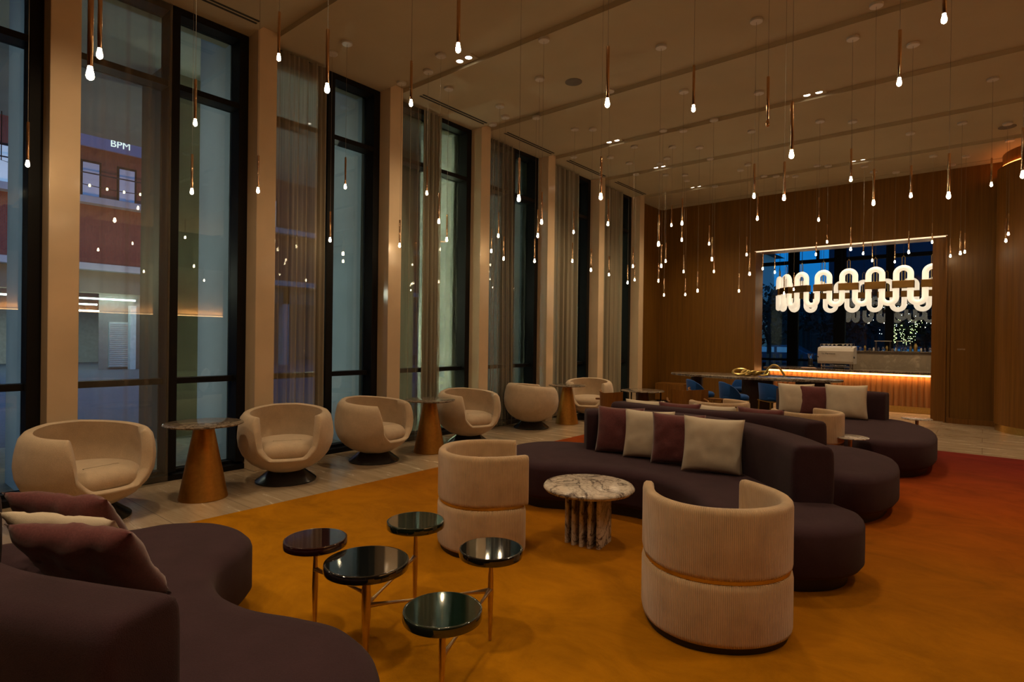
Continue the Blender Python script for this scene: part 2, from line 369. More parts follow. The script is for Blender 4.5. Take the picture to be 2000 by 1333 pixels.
# ------------------------------------------------------------------ rug
tag(obj('rug', MB().box(-4.84, 4.5, -3.0, 10.0, 0.0, 0.014), M_rug, smooth=False, bevel=0.004), 'large rug fading from ochre through orange to maroon on the stone floor', 'rug')
RZ = 0.014
# ------------------------------------------------------------------ curved column, right
def arc(c, r, a0, a1, n): return [(c[0] + r*math.cos(a0 + (a1-a0)*i/n), c[1] + r*math.sin(a0 + (a1-a0)*i/n)) for i in range(n + 1)]
t = thing('round_column', 'wide round walnut-clad column with brass foot at the right edge', 'column', (1.12, 13.45, 0))
obj('column_body', MB().lathe([(0.97, 0.12), (0.97, 4.62), (0.90, 4.62), (0.90, 4.87)], 96), M_woodr, t, angle=50)
obj('base_band', MB().lathe([(0.955, 0.0), (0.955, 0.12)], 96), M_brass, t, angle=50)
obj('light_ring', MB().lathe([(0.902, 4.63), (0.93, 4.63), (0.93, 4.65), (0.902, 4.65)], 96), emit('amber_cove', (1.0, 0.26, 0.05), 6.0), t)

# ------------------------------------------------------------------ sofas
SEAT_P = [(0.05, 0.085), (0.02, 0.10), (0.0, 0.13), (0.0, 0.34), (0.008, 0.365), (0.03, 0.388), (0.07, 0.400), (0.12, 0.405)]
def wall_sweep(cl, th, prof, per=10, tip=0.05):
    """upright wall along an open centre line; prof = (inset, z) steps of one side from foot to top; ends rounded"""
    p = spline(cl, per, False); n = len(p); rs = []
    def ring(c, t, ins, drop):
        nx, ny = -t.y, t.x; L = []; R = []; z0, z1 = prof[0][1], prof[-1][1]
        for q, z in prof:
            h = th/2 - q - ins
            zz = min(z, z1 - drop); zz = max(zz, z0)
            L.append((c.x + nx*h, c.y + ny*h, zz)); R.append((c.x - nx*h, c.y - ny*h, zz))
        return L + R[::-1]
    def tan(i):
        return (Vector(p[min(i+1, n-1)]) - Vector(p[max(i-1, 0)])).normalized()
    t0 = tan(0); t1 = tan(n-1); c0 = Vector(p[0]); c1 = Vector(p[-1])
    ends = [(1.0, 0.42), (0.97, 0.24), (0.86, 0.11), (0.6, 0.03)]
    for k, q in ends: rs.append(ring(c0 - t0*tip*k, t0, q*tip*2.2, q*tip*1.6))
    for i in range(n): rs.append(ring(Vector(p[i]), tan(i), 0, 0))
    for k, q in ends[::-1]: rs.append(ring(c1 + t1*tip*k, t1, q*tip*2.2, q*tip*1.6))
    return MB().rings(rs)
def sofa(name, label, seat_pts, back_cl, th=0.25, ztop=0.79):
    cx = sum(p[0] for p in seat_pts) / len(seat_pts); cy = sum(p[1] for p in seat_pts) / len(seat_pts)
    t = thing(name, label, 'sofa', (cx, cy, RZ), 0, 'plum serpentine sofas')
    loc = [(x - cx, y - cy) for x, y in seat_pts]
    o = ccw(spline(loc, 10))
    obj('seat', MB().slab(o, SEAT_P), M_plum, t, angle=60)
    obj('plinth', MB().slab(o, [(0.09, 0.0), (0.09, 0.095)]), M_dark, t, angle=50)
    b = [(x - cx, y - cy) for x, y in back_cl]
    obj('backrest', wall_sweep(b, th, [(0.0, 0.39), (-0.006, 0.5), (-0.004, 0.68), (0.0, ztop - 0.05), (0.012, ztop - 0.022), (0.035, ztop - 0.005), (0.065, ztop)]), M_plum, t, angle=60)
    return t
sofa('curved_sofa', 'dark plum kidney sofa in the near left corner with three cushions',
     [(-3.71,1.10),(-3.66,1.31),(-3.5,1.48),(-3.28,1.54),(-3.06,1.51),(-2.91,1.38),(-2.76,1.2),(-2.54,1.115),(-2.28,1.13),(-2.06,1.22),(-1.85,1.28),(-1.6,1.23),(-1.42,1.08),(-1.34,.82),(-1.42,.5),(-1.72,.22),(-2.3,.08),(-3.0,.02),(-3.6,.15),(-3.92,.45),(-3.88,.82)],
     [(-1.72,.53),(-1.95,.42),(-2.25,.30),(-2.7,.22),(-3.15,.26),(-3.5,.42)], 0.24, 0.775)
sofa('curved_sofa', 'dark plum kidney sofa behind the white marble table with four cushions',
     [(-3.76,4.62),(-3.68,4.95),(-3.45,5.14),(-3.1,5.27),(-2.7,5.4),(-2.25,5.42),(-1.8,5.34),(-1.4,5.1),(-1.08,4.75),(-.76,4.44),(-.6,4.3),(-.55,4.11),(-.57,3.93),(-.67,3.76),(-.86,3.62),(-1.12,3.61),(-1.38,3.76),(-1.57,3.97),(-1.78,4.15),(-2.1,4.28),(-2.45,4.24),(-2.75,4.10),(-2.98,3.99),(-3.2,4.0),(-3.48,4.12),(-3.68,4.34)],
     [(-3.06,4.97),(-2.78,5.17),(-2.32,5.27),(-1.87,5.2),(-1.47,4.97),(-1.12,4.63),(-.90,4.33)], 0.27)
sofa('curved_sofa', 'dark plum sofa turned away, standing back to back with the four-cushion sofa',
     [(-.89,5.36),(-.7,5.42),(-.58,5.72),(-.56,6.1),(-.64,6.55),(-.86,6.86),(-1.15,6.98),(-1.5,6.85),(-1.9,6.6),(-2.4,6.5),(-2.9,6.6),(-3.15,6.5),(-3.3,6.2),(-3.3,5.85),(-3.0,5.62),(-2.6,5.55),(-2.2,5.56),(-1.7,5.62),(-1.3,5.56)],
     [(-3.2,5.86),(-2.8,5.74),(-2.3,5.72),(-1.8,5.82),(-1.45,5.82),(-1.17,5.66)], 0.25)
sofa('curved_sofa', 'dark plum sofa farthest back with cream and plum cushions, before the coffee bar',
     [(-.68,9.6),(-.5,9.15),(-.42,8.67),(-.42,8.1),(-.52,7.75),(-.73,7.55),(-1.0,7.55),(-1.3,7.9),(-1.6,8.3),(-2.0,8.5),(-2.4,8.5),(-2.75,8.6),(-2.95,8.9),(-2.9,9.2),(-2.65,9.42),(-2.3,9.66),(-1.8,9.9),(-1.3,9.99),(-.92,9.9)],
     [(-2.38,9.40),(-2.0,9.62),(-1.55,9.76),(-1.1,9.72)], 0.25)

# ------------------------------------------------------------------ cushions
def cushion_mesh(w, h, t, seed, wr=0.006):
    N = 22; vs = []; fs = []; r = random.Random(seed); off = Vector((r.uniform(0, 50), r.uniform(0, 50), 0))
    def pt(i, j, s):
        u = 2*i/N - 1; v = 2*j/N - 1
        px = u * w/2 * (1 - 0.07 * (1 - v*v) * abs(u)**3 ); pz = v * h/2 * (1 - 0.07 * (1 - u*u) * abs(v)**3)
        prof = max(0.0, (1 - abs(u)**3.4)) ** 0.55 * max(0.0, (1 - abs(v)**3.4)) ** 0.55
        d = s * t/2 * prof
        wrk = noise.noise(Vector((u*3, v*2, s*3)) + off) * wr * 1.3 + noise.noise(Vector((u*14, v*5, s*3)) + off) * wr * 0.5
        edge = min(1.0, prof * 2.5)
        return (px, d + wrk * edge, pz + h/2)
    idx = {}
    for s in (1, -1):
        for i in range(N + 1):
            for j in range(N + 1):
                if s == -1 and (i in (0, N) or j in (0, N)): idx[(i, j, s)] = idx[(i, j, 1)]
                else: idx[(i, j, s)] = len(vs); vs.append(pt(i, j, s))
        for i in range(N):
            for j in range(N): fs.append((idx[(i,j,s)], idx[(i+1,j,s)], idx[(i+1,j+1,s)], idx[(i,j+1,s)]))
    return MB().add(vs, fs)
def cushion(mat, loc, yaw, lean, label, group, w=0.46, h=0.45, t=0.15, roll=0.0, seed=1, wr=0.006):
    o = obj('cushion', cushion_mesh(w, h, t, seed, wr), mat, angle=120)
    o.location = loc; o.rotation_euler = (lean, roll, yaw); return tag(o, label, 'cushion', group)
SZ = RZ + 0.405
G2 = 'cushions on the front sofa'
cushion(M_cushp, (-2.68, 4.86, SZ), 0.25, -0.22, 'plum cushion at the left end of the row on the front sofa', G2, seed=2)
cushion(M_cushc, (-2.36, 4.82, SZ), 0.22, -0.20, 'cream cushion between two plum ones on the front sofa', G2, seed=3)
cushion(M_cushp, (-2.05, 4.76, SZ), 0.25, -0.18, 'plum cushion between two cream ones on the front sofa', G2, seed=4, wr=0.01)
cushion(M_cushc, (-1.71, 4.66, SZ), 0.32, -0.17, 'large cream cushion at the right end of the row on the front sofa', G2, w=0.48, h=0.46, seed=5, roll=0.03)
G1 = 'cushions on the near left sofa'
def LC(d, e):
    o = Vector((-.62, .78, 0)) * d + Vector((.78, .62, 0)) * e
    return [Vector(p) + o for p in ((-2.76, .463, .79), (-2.40, .75, .765), (-2.65, .91, .425))]
def lean_cushion(mat, a, b, c, label, group, seed, t=0.15, h=0.52, wr=0.012):
    """a, b: top corners (left, right); c: bottom right corner"""
    a, b, c = Vector(a), Vector(b), Vector(c); X = (b - a); w = X.length * 1.04; X.normalize(); Z = (b - c); Z = (Z - X * Z.dot(X)).normalized(); Y = Z.cross(X)
    o = obj('cushion', cushion_mesh(w, h, t, seed, wr), mat, angle=120)
    mid = (a + b) / 2 - Z * h - X * 0.03
    o.matrix_world = Matrix(((X.x, Y.x, Z.x, mid.x), (X.y, Y.y, Z.y, mid.y), (X.z, Y.z, Z.z, mid.z), (0, 0, 0, 1)))
    return tag(o, label, 'cushion', group)
lean_cushion(M_cushp, *LC(0, 0), 'large dark plum cushion nearest the camera on the near left sofa', G1, 11, 0.14, 0.45)
lean_cushion(M_cushc, *LC(.14, -.16), 'cream cushion sandwiched between two plum ones on the near left sofa', G1, 12, 0.11, 0.45)
lean_cushion(M_cushp, *LC(.42, -.40), 'plum cushion behind the cream one on the near left sofa', G1, 13, 0.13, 0.45)
G3 = 'cushions on the sofa turned away'
for i, (x, y, m, lb, rz) in enumerate(((-2.92, 5.92, M_cushc, 'cream cushion tip showing first from the left above the turned-away backrest', 0.15), (-2.52, 5.92, M_cushp, 'dark plum cushion tip left of the cream one above the turned-away backrest', 0.1),
        (-2.16, 5.98, M_cushc, 'long cream cushion tip in the middle above the turned-away backrest', 0.0), (-1.72, 6.06, M_cushp, 'wide plum cushion tip with red highlights above the turned-away backrest', -0.05))):
    cushion(m, (x, y + 0.04, SZ), PI + rz, -0.18, lb, G3, w=0.46, h=0.43, seed=20 + i, wr=0.01)
G4 = 'cushions on the farthest sofa'
cushion(M_cushc, (-2.14, 9.28, SZ), 0.35, -0.2, 'left cream cushion on the farthest sofa', G4, w=0.50, h=0.48, seed=31)
cushion(M_cushp, (-1.88, 9.33, SZ), 0.30, -0.2, 'plum cushion between cream ones on the farthest sofa', G4, w=0.48, h=0.46, seed=32)
cushion(M_cushc, (-1.50, 9.34, SZ), 0.25, -0.22, 'right cream cushion on the farthest sofa', G4, w=0.54, h=0.50, seed=33)

# ------------------------------------------------------------------ cream swivel tub chairs
def tub_chair():
    t = thing('swivel_tub_chair', '', 'armchair')
    def rad(z):      # outer bowl radius by height
        P = [(0.10, 0.12), (0.13, 0.22), (0.19, 0.33), (0.28, 0.415), (0.38, 0.458), (0.48, 0.47), (0.58, 0.462), (0.68, 0.44), (0.76, 0.415)]
        for (a, b), (c, d) in zip(P, P[1:]):
            if z <= c:
                k = (z - a) / (c - a); return b + (d - b) * k
        return P[-1][1]
    N = 280; TH = 0.09
    def ztop(a):     # a: angle from the front, low lip in front then arms rise steeply
        a = abs(a); lip, rim = 0.28, 0.69 + 0.06 * min(1, max(0, (a - 0.8) / 2.0))
        if a < 0.38: return lip
        if a < 0.66: return lip + 0.12 * ((a - 0.38) / 0.28) ** 1.6
        k = min(1.0, (a - 0.66) / 0.14)
        return lip + 0.12 + (rim - lip - 0.12) * k**0.45
    rings = []
    K = 14
    for i in range(K + 1): rings.append([])
    cols = []
    for j in range(N):
        a = -PI + 2*PI*j/N; zt = ztop(a); ca, sa = math.cos(a), math.sin(a); col = []
        for i in range(K + 1):
            z = 0.10 + (zt - 0.10) * (i / K)**0.9; r = rad(z); 
            if i == K: r -= 0.018
            col.append((r*ca, r*sa, z))
        r = rad(zt) - TH * 0.5; col.append((r*ca, r*sa, zt + 0.012)); r = rad(zt) - TH + 0.012; col.append((r*ca, r*sa, zt))
        for i in range(1, 7):
            z = zt + (0.27 - zt) * i / 6; r = rad(z) - TH; col.append((r*ca, r*sa, z))
        cols.append(col)
    rs = [[cols[j][i] for j in range(N)] for i in range(len(cols[0]))]
    obj('shell', MB().rings(rs), M_cream, t, angle=75)
    # seat cushion: round pad with a straight front
    out = []
    for k in range(48):
        a = 2*PI*k/48; x = 0.375*math.cos(a); y = 0.365*math.sin(a); out.append((min(x, 0.30 + 0.03*math.cos(a)) , y))
    obj('seat_cushion', MB().slab(ccw(out), [(0.05, 0.262), (0.012, 0.285), (0.0, 0.32), (0.003, 0.36), (0.02, 0.392), (0.05, 0.415), (0.10, 0.432), (0.16, 0.443)]), M_cream, t, angle=70)
    obj('base', MB().lathe([(0.30, 0.0), (0.30, 0.014), (0.29, 0.024), (0.165, 0.12), (0.155, 0.13)], 64), M_blackmetal, t, angle=40)
    return t
G = 'cream swivel tub chairs along the windows'
tp = tub_chair()
TUBS = [((-5.60, 1.40), 14, 'cream swivel tub chair nearest the camera at the left, behind the cushions'),
        ((-5.606, 3.116), -27, 'cream swivel tub chair facing the camera, right of the nearest bronze cone table'),
        ((-5.725, 4.323), 14, 'cream swivel tub chair turned right, left of the second bronze cone table'),
        ((-5.739, 5.99), -14, 'cream swivel tub chair right behind the second bronze cone table'),
        ((-5.921, 7.722), 62, 'cream swivel tub chair seen from behind, left of the third cone table'),
        ((-5.82, 9.38), -62, 'farthest cream swivel tub chair behind the low wooden chair')]
for i, ((x, y), a, lb) in enumerate(TUBS): place(tp, i > 0, (x, y, 0), math.radians(a), lb, G)

# ------------------------------------------------------------------ bronze cone tables
def cone_table():
    t = thing('cone_table', '', 'table')
    obj('base', MB().lathe([(0.205, 0.0), (0.207, 0.008), (0.203, 0.02), (0.082, 0.665), (0.10, 0.672)], 64), M_bronze, t, angle=30)
    o = []
    r = random.Random(4)
    for k in range(96):
        a = 2*PI*k/96; rr = 0.335 + r.uniform(-0.004, 0.003); o.append((rr*math.cos(a), rr*math.sin(a)))
    obj('tabletop', MB().slab(o, [(0.02, 0.672), (0.004, 0.678), (0.0, 0.688), (0.006, 0.692)]), M_marbleb, t, angle=50)
    return t
ct = cone_table()
for i, (x, y, lb) in enumerate(((-5.55, 2.271, 'bronze cone table with brown marble top between the two nearest tub chairs'),
        (-5.63, 5.14, 'bronze cone table with brown marble top, second from the left, behind the ribbed chair'),
        (-5.76, 8.56, 'bronze cone table with brown marble top, third and farthest along the windows'))):
    place(ct, i > 0, (x, y, 0), i * 0.7, lb, 'bronze cone tables along the windows')

# ------------------------------------------------------------------ ribbed drum chairs
FOOT = [(.225,.275),(.19,.325),(.10,.355),(0,.372),(-.13,.362),(-.25,.30),(-.33,.20),(-.372,.07),(-.372,-.07),(-.33,-.20),(-.25,-.30),(-.13,-.362),(0,-.372),(.10,-.355),(.19,-.325),(.225,-.275),(.235,-.14),(.235,0),(.235,.14)]
def drum_chair():
    t = thing('drum_chair', '', 'armchair')
    o = ccw(spline(FOOT, 6))
    obj('seat_base', MB().slab(o, [(0.02, 0.03), (0.004, 0.04), (0.0, 0.06), (0.0, 0.30), (0.005, 0.325), (0.02, 0.337)]), M_cord, t, angle=50)
    obj('plinth', MB().slab(o, [(0.022, 0.0), (0.018, 0.032)]), M_dark, t, angle=50)
    obj('brass_band', MB().slab(o, [(0.012, 0.335), (0.012, 0.352)]), M_brass, t, angle=50)
    # open C-shaped backrest wall
    TH = 0.062; cl = [(.215,.285),(.16,.305),(.08,.326),(0,.338),(-.12,.328),(-.228,.275),(-.302,.185),(-.34,.065),(-.34,-.065),(-.302,-.185),(-.228,-.275),(-.12,-.328),(0,-.338),(.08,-.326),(.16,-.305),(.215,-.285)]
    obj('backrest', wall_sweep(cl, TH, [(0.012, 0.35), (0.003, 0.358), (0.0, 0.375), (0.0, 0.66), (0.004, 0.678), (0.016, 0.69)], 8, 0.018), M_cord, t, angle=50)
    o2 = [(x*0.80 + 0.015, y*0.79) for x, y in o]
    obj('seat_cushion', MB().slab(o2, [(0.0, 0.352), (0.0, 0.40), (0.01, 0.42), (0.04, 0.43)]), M_cream, t, angle=60)
    return t
dp = drum_chair()
DR = [((-1.105, 3.055), 135, 'ribbed beige drum chair in the right foreground, its back to the camera'),
      ((-2.775, 3.13), 47, 'ribbed beige drum chair left of the white marble table'),
      ((-1.60, 7.42), 140, 'beige drum chair behind the right end of the front sofas, beside the farthest sofa'),
      ((-2.75, 7.75), 150, 'beige drum chair of which only the rim shows behind the row of cushion tips')]
for i, ((x, y), a, lb) in enumerate(DR): place(dp, i > 0, (x, y, RZ), math.radians(a), lb, 'ribbed drum chairs')

# ------------------------------------------------------------------ white marble side table
t = thing('marble_side_table', 'round white marble side table with slab legs, before the front sofa', 'side table', (-2.235, 3.62, RZ))
obj('tabletop', MB().lathe([(0.30, 0.382), (0.322, 0.386), (0.334, 0.402), (0.334, 0.408), (0.322, 0.424), (0.30, 0.428)], 72), M_marble, t, angle=50)
ax = math.atan2(3.62, -2.235) - math.radians(24)
dx, dy = math.cos(ax), math.sin(ax); px, py = -dy, dx
for k in range(5):
    off = (k - 2) * 0.062; L = 0.135 if k in (1, 2, 3) else 0.115; o = []
    for q in range(9):
        a = -PI/2 + PI*q/8; o.append((L - 0.016 + 0.016*math.cos(a), 0.016*math.sin(a)))
    for q in range(9):
        a = PI/2 + PI*q/8; o.append((-L + 0.016 + 0.016*math.cos(a), 0.016*math.sin(a)))
    o = [(x*dx + (y + off)*px, x*dy + (y + off)*py) for x, y in o]
    obj('slab_leg', MB().slab(ccw(o), [(0, 0.0), (0, 0.383)]), M_marble, t, angle=50)

# ------------------------------------------------------------------ cluster of five glass discs
t = thing('cluster_table', 'cluster table of five black glass discs on champagne metal legs in the foreground', 'side table', (-2.2, 1.7, RZ))
DISC = [(-2.55, 1.578, .50, .153, M_gcandy_red), (-2.208, 1.633, .46, .196, M_gcandy), (-2.395, 2.093, .50, .158, M_green), (-1.861, 2.115, .47, .158, M_gcandy), (-1.654, 1.592, .42, .160, M_green)]
for (x, y, z, r, m) in DISC:
    X, Y, Z = x + 2.2, y - 1.7, z - RZ
    d = obj('tabletop', MB().lathe([(r*0.94, Z - 0.042), (r*0.99, Z - 0.036), (r, Z - 0.026), (r, Z - 0.010), (r*0.985, Z - 0.002), (r*0.965, Z), (r*0.93, Z), (r*0.5, Z)], 72, (X, Y)), m, t, angle=40)
    prof = [(0.007, 0.0), (0.008, 0.01), (0.011, 0.10), (0.0145, 0.25), (0.013, 0.32), (0.009, Z - 0.08), (0.011, Z - 0.05), (0.03, Z - 0.041)]
    obj('leg', MB().lathe([(a * (1.55 if r > .18 else 1.0), b) for a, b in prof], 20, (X, Y)), M_champ, t, angle=60)
def arm(i, zi, j, zj, sag=0.0):
    a = Vector((DISC[i][0] + 2.2, DISC[i][1] - 1.7, zi)); b = Vector((DISC[j][0] + 2.2, DISC[j][1] - 1.7, zj)); pts = []; rr = []
    for k in range(13):
        u = k / 12; p = a.lerp(b, u); e = min(u, 1 - u) * 2
        pts.append(p); rr.append(0.0065 + 0.008 * (1 - e) ** 4)
    obj('arm', MB().tube(pts, rr, 10), M_champ, t, angle=80)
arm(1, 0.29, 0, 0.33); arm(1, 0.235, 2, 0.285); arm(1, 0.235, 3, 0.245); arm(4, 0.215, 3, 0.25)

# ------------------------------------------------------------------ pendants
PEND = [(-5.94, 1.06, 2.86), (-3.52, 0.91, 2.94), (-2.79, 0.69, 2.55), (-4.74, 1.85, 3.15), (-5.54, 2.14, 2.8), (-5.4, 2.68, 2.9), (-4.04, 2.15, 3.56), (-2.91, 1.84, 2.92), (-5.65, 3.82, 3.22), (-5.99, 3.85, 2.65), (-3.54, 2.99, 3.37), (-2.25, 2.23, 3.1), (-5.96, 4.87, 2.72), (-5.44, 4.87, 3.33), (-5.01, 4.68, 2.89), (-5.59, 5.37, 2.83), (-2.99, 3.69, 2.67), (-3.84, 5.15, 2.82), (-4.45, 5.89, 2.84), (-5.26, 6.89, 2.69), (-5.97, 6.7, 2.88), (-5.42, 6.23, 2.99), (-5.62, 6.59, 2.72), (-5.06, 7.64, 3.22), (-5.84, 8.79, 2.95), (-4.84, 7.82, 2.62), (-2.5, 4.18, 2.71), (-3.92, 6.75, 3.07), (-5.32, 9.22, 2.71), (-5.21, 9.73, 2.6), (-4.7, 8.96, 2.79), (-5.45, 10.47, 2.73), (-1.74, 2.97, 2.91), (-1.76, 4.31, 3.31), (-0.44, 4.42, 3.19), (-0.19, 3.94, 3.3), (-1.22, 4.34, 3.08), (-0.95, 3.9, 2.69), (-1.45, 5.71, 2.85), (-1.87, 6.21, 3.03), (-2.37, 8.03, 3.17), (-1.15, 7.22, 3.31), (-0.86, 6.65, 2.9), (-0.65, 7.78, 3.17), (-0.23, 5.72, 2.69), (0.05, 9.4, 3.53), (0.2, 5.45, 2.72), (-1.95, 9.62, 3.37), (-3.15, 7.38, 3.09), (-3.73, 8.74, 3.12), (-2.88, 6.1, 2.61), (-4.19, 9.37, 3.51), (-4.52, 9.88, 2.97), (-3.98, 8.54, 2.7), (-4.76, 10.1, 2.64), (-4.99, 10.85, 2.43), (-4.69, 11.1, 2.91), (-4.82, 11.51, 2.48), (-3.83, 9.67, 2.38), (-3.91, 10.39, 3.3), (-3.19, 8.6, 2.75), (-4.52, 12.31, 3.02), (-3.7, 11.43, 2.5), (-3.48, 11.16, 3.16), (-2.89, 9.43, 2.59), (-3.46, 12.12, 2.99), (-3.27, 12.27, 2.92), (-2.97, 12.51, 2.58), (-3.12, 12.39, 2.5), (-2.47, 12.0, 3.18), (-2.31, 12.13, 3.42), (-1.57, 9.93, 2.93), (-1.78, 12.57, 3.21), (-1.7, 13.09, 3.13), (-1.36, 13.37, 3.11), (-0.94, 11.04, 2.97), (-0.73, 12.61, 3.33), (-0.5, 13.43, 3.16), (-0.29, 10.99, 2.89), (-0.28, 12.98, 3.16), (0.29, 12.38, 3.33), (0.24, 11.43, 3.09)]
REG = []
def region(x, y):          # what each bulb hangs in front of, from its place in the room
    return None
canopy_mb = MB().lathe([(0.060, 0.0), (0.062, -0.004), (0.062, -0.024), (0.058, -0.028)], 28)
def pendant_proto():
    t = thing('pendant_light', '', 'pendant light')
    obj('canopy', canopy_mb, M_white, t, angle=40)
    obj('cord', MB().tube([(0, 0, 0), (0, 0, -1)], 0.0016, 6), plain('cord_grey', (0.22, 0.19, 0.15), 0.6), t)
    obj('rod', MB().lathe([(0.003, 0.31), (0.0095, 0.308), (0.0105, 0.30), (0.0105, 0.004), (0.009, 0.0)], 14), M_copper, t, angle=50)
    obj('bulb', MB().lathe([(0.0085, 0.0), (0.010, -0.012), (0.014, -0.03), (0.0145, -0.040), (0.011, -0.049), (0.004, -0.054)], 14), M_bulb, t, angle=180)
    return t
def setp(o, bx, by, bz, lab, grp):
    o.location = (bx, by, ZC); o['label'] = lab; o['group'] = grp
    top = ZC - (bz + 0.027 + 0.31)
    for ch in o.children:
        nm = ch.name.split('.')[0]
        if nm == 'cord': ch.location = (0, 0, -0.027); ch.scale = (1, 1, top - 0.027)
        if nm == 'rod': ch.location = (0, 0, bz + 0.027 - ZC)
        if nm == 'bulb': ch.location = (0, 0, bz + 0.027 - ZC)
def imgx(x, y, z):
    d = Vector((x, y, z - 1.5)); zc = d.dot(Fv); return 1000 + 1117.05 * d.dot(Rv) / zc, 666.5 - 1117.05 * d.dot(Uv) / zc
BANDS = [(330, 'before the nearest full window'), (560, 'before the second window bay'), (790, 'before the third window bay'), (962, 'before the green-lit fourth window bay'), (1095, 'before the fifth window bay'),
         (1250, 'before the last window bay'), (1480, 'on the walnut wall beside the opening'), (1660, 'over the left half of the bar opening'), (1832, 'over the right half of the bar opening'), (3000, 'right of the bar opening')]
bands = {}
for p in PEND:
    u, v = imgx(*p)
    for b, s in BANDS:
        if u < b: bands.setdefault(s, []).append((u, v, p)); break
pp = pendant_proto(); first = True
for s, L in bands.items():
    L.sort()
    for i, (u, v, p) in enumerate(L):
        lab = 'copper pendant light, %s from the left %s' % (ORD[i], s)
        o = pp if first else copy_tree(pp)
        setp(o, p[0], p[1], p[2], lab, 'slim copper pendant lights')
        if abs(p[0] + 1.22) < 0.02 and abs(p[1] - 4.34) < 0.02:
            for ch in o.children:
                if ch.name.startswith('bulb'):
                    ch.data = ch.data.copy(); ch.data.materials[0] = M_copper
            o['label'] = 'the one unlit copper pendant light, high above the front sofas'
        first = False
# ------------------------------------------------------------------ downlights, speakers
def downlight():
    t = thing('twin_downlight', '', 'ceiling light')
    obj('plate', MB().box(-0.15, 0.15, -0.105, 0.105, -0.02, 0.0), M_ceil, t, smooth=False, bevel=0.002)
    for sx in (-0.075, 0.075):
        obj('lamp_ring', MB().lathe([(0.042, -0.020), (0.042, -0.026), (0.050, -0.026), (0.050, -0.020)], 28, (sx, 0)), M_white, t)
        obj('lens', MB().lathe([(0.041, -0.018), (0.041, -0.0225)], 28, (sx, 0)), M_lampface, t)
    return t
dpr = downlight(); used = False
DL = ['twin ceiling downlight in the groove nearest the camera', 'left twin ceiling downlight in the groove above the fifth pier', 'twin ceiling downlight in the next groove behind it, upper left of the walnut wall', 'small twin ceiling downlight in the last groove at the left',
      'right twin ceiling downlight high above the sofas', 'right twin ceiling downlight in the last groove above the bar opening']
for i, (x, n) in enumerate(DOWN):
    place(dpr, used, (x, PY(n) + 0.11, 4.93), 0, DL[i], 'twin downlights in the ceiling grooves'); used = True
for l in [o for o in COL.objects if o.name.startswith('downlight_lamp')]: l.location.z = 4.895
for i, (x, y, lb) in enumerate(((-4.17, 6.25, 'round grey ceiling speaker in the middle of the ceiling'), (0.24, 11.63, 'round grey ceiling speaker at the far right of the ceiling'))):
    tag(obj('ceiling_speaker', MB().lathe([(0.11, 0.0), (0.11, -0.006), (0.10, -0.008)], 36), plain('speaker_grille%d' % i, (0.16, 0.14, 0.11), 0.8), loc=(x, y, ZC)), lb, 'speaker', 'ceiling speakers')

# ------------------------------------------------------------------ high table, stools, gold sculpture
t = thing('high_table', 'long oval high table with dark marble top, before the bar opening', 'table', (-3.276, 10.815, 0)); t.scale = (1.05, 1.05, 0.967)
o = [(1.42*math.cos(2*PI*k/96), 0.58*math.sin(2*PI*k/96)) for k in range(96)]
obj('tabletop', MB().slab(o, [(0.03, 0.872), (0.0, 0.885), (0.0, 0.915), (0.008, 0.92)]), M_marbleb, t, rot=(0, 0, 0.02), angle=50)
for x in (-0.95, 0.12, 0.98):
    oo = [(x + (0.10 if x < -0.9 else 0.26)*math.cos(2*PI*k/32), 0.15*math.sin(2*PI*k/32)) for k in range(32)]
    obj('pedestal', MB().slab(oo, [(0.02, 0.0), (0.02, 0.02), (0.0, 0.03), (0.0, 0.885)]), wood('dark_walnut%d' % int(x*100), (0.05, 0.028, 0.014)), t, angle=50)
def stool():
    t = thing('bar_stool', '', 'bar stool')
    out = [(0.21*math.copysign(abs(math.cos(a))**0.7, math.cos(a)), 0.22*math.copysign(abs(math.sin(a))**0.7, math.sin(a))) for a in [2*PI*k/40 for k in range(40)]]
    obj('seat', MB().slab(out, [(0.015, 0.555), (0.0, 0.57), (0.0, 0.62), (0.02, 0.642), (0.05, 0.65)]), M_blue, t, angle=60)
    N = 40; cols = []
    for j in range(N + 1):
        a = PI * (0.44 + 1.12 * j / N); e = abs(j / N - 0.5) * 2; zt = 0.655 + 0.20 * (1 - e**4); ca, sa = math.cos(a), math.sin(a)
        cols.append([(0.225*ca, 0.235*sa, 0.57), (0.245*ca, 0.265*sa, zt), (0.24*ca, 0.25*sa, zt + 0.012), (0.222*ca, 0.232*sa, zt), (0.20*ca, 0.21*sa, 0.57)])
    obj('backrest', MB().rings(cols), M_blue, t, angle=60)
    obj('seat_frame', MB().box(-0.19, 0.19, -0.19, 0.19, 0.535, 0.557), M_brass, t, smooth=False, bevel=0.004)
    for sx in (-1, 1):
        for sy in (-1, 1):
            obj('leg', MB().tube([(sx*0.17, sy*0.17, 0.54), (sx*0.185, sy*0.185, 0.0)], 0.011, 8), M_brass, t)
    obj('footrest', MB().tube([(-0.18, -0.18, 0.2), (0.18, -0.18, 0.2), (0.18, 0.18, 0.2), (-0.18, 0.18, 0.2)], 0.009, 8, closed=True), M_brass, t)
    return t
st = stool(); st.scale = (1.05, 1.05, 0.934)
for i, (x, y, a, lb) in enumerate(((-3.86, 9.97, 28, 'blue velvet bar stool under the left end of the high table'), (-3.23, 9.83, 28, 'blue velvet bar stool at the middle of the high table, seen in profile'),
        (-2.68, 10.17, 45, 'blue velvet bar stool right of the middle one, beside the farthest sofa'), (-3.62, 11.6, -110, 'blue velvet bar stool on the far side of the high table'))):
    place(st, i > 0, (x, y, 0.0 if y > 10.2 else RZ), math.radians(a), lb, 'blue bar stools round the high table')
pts = []
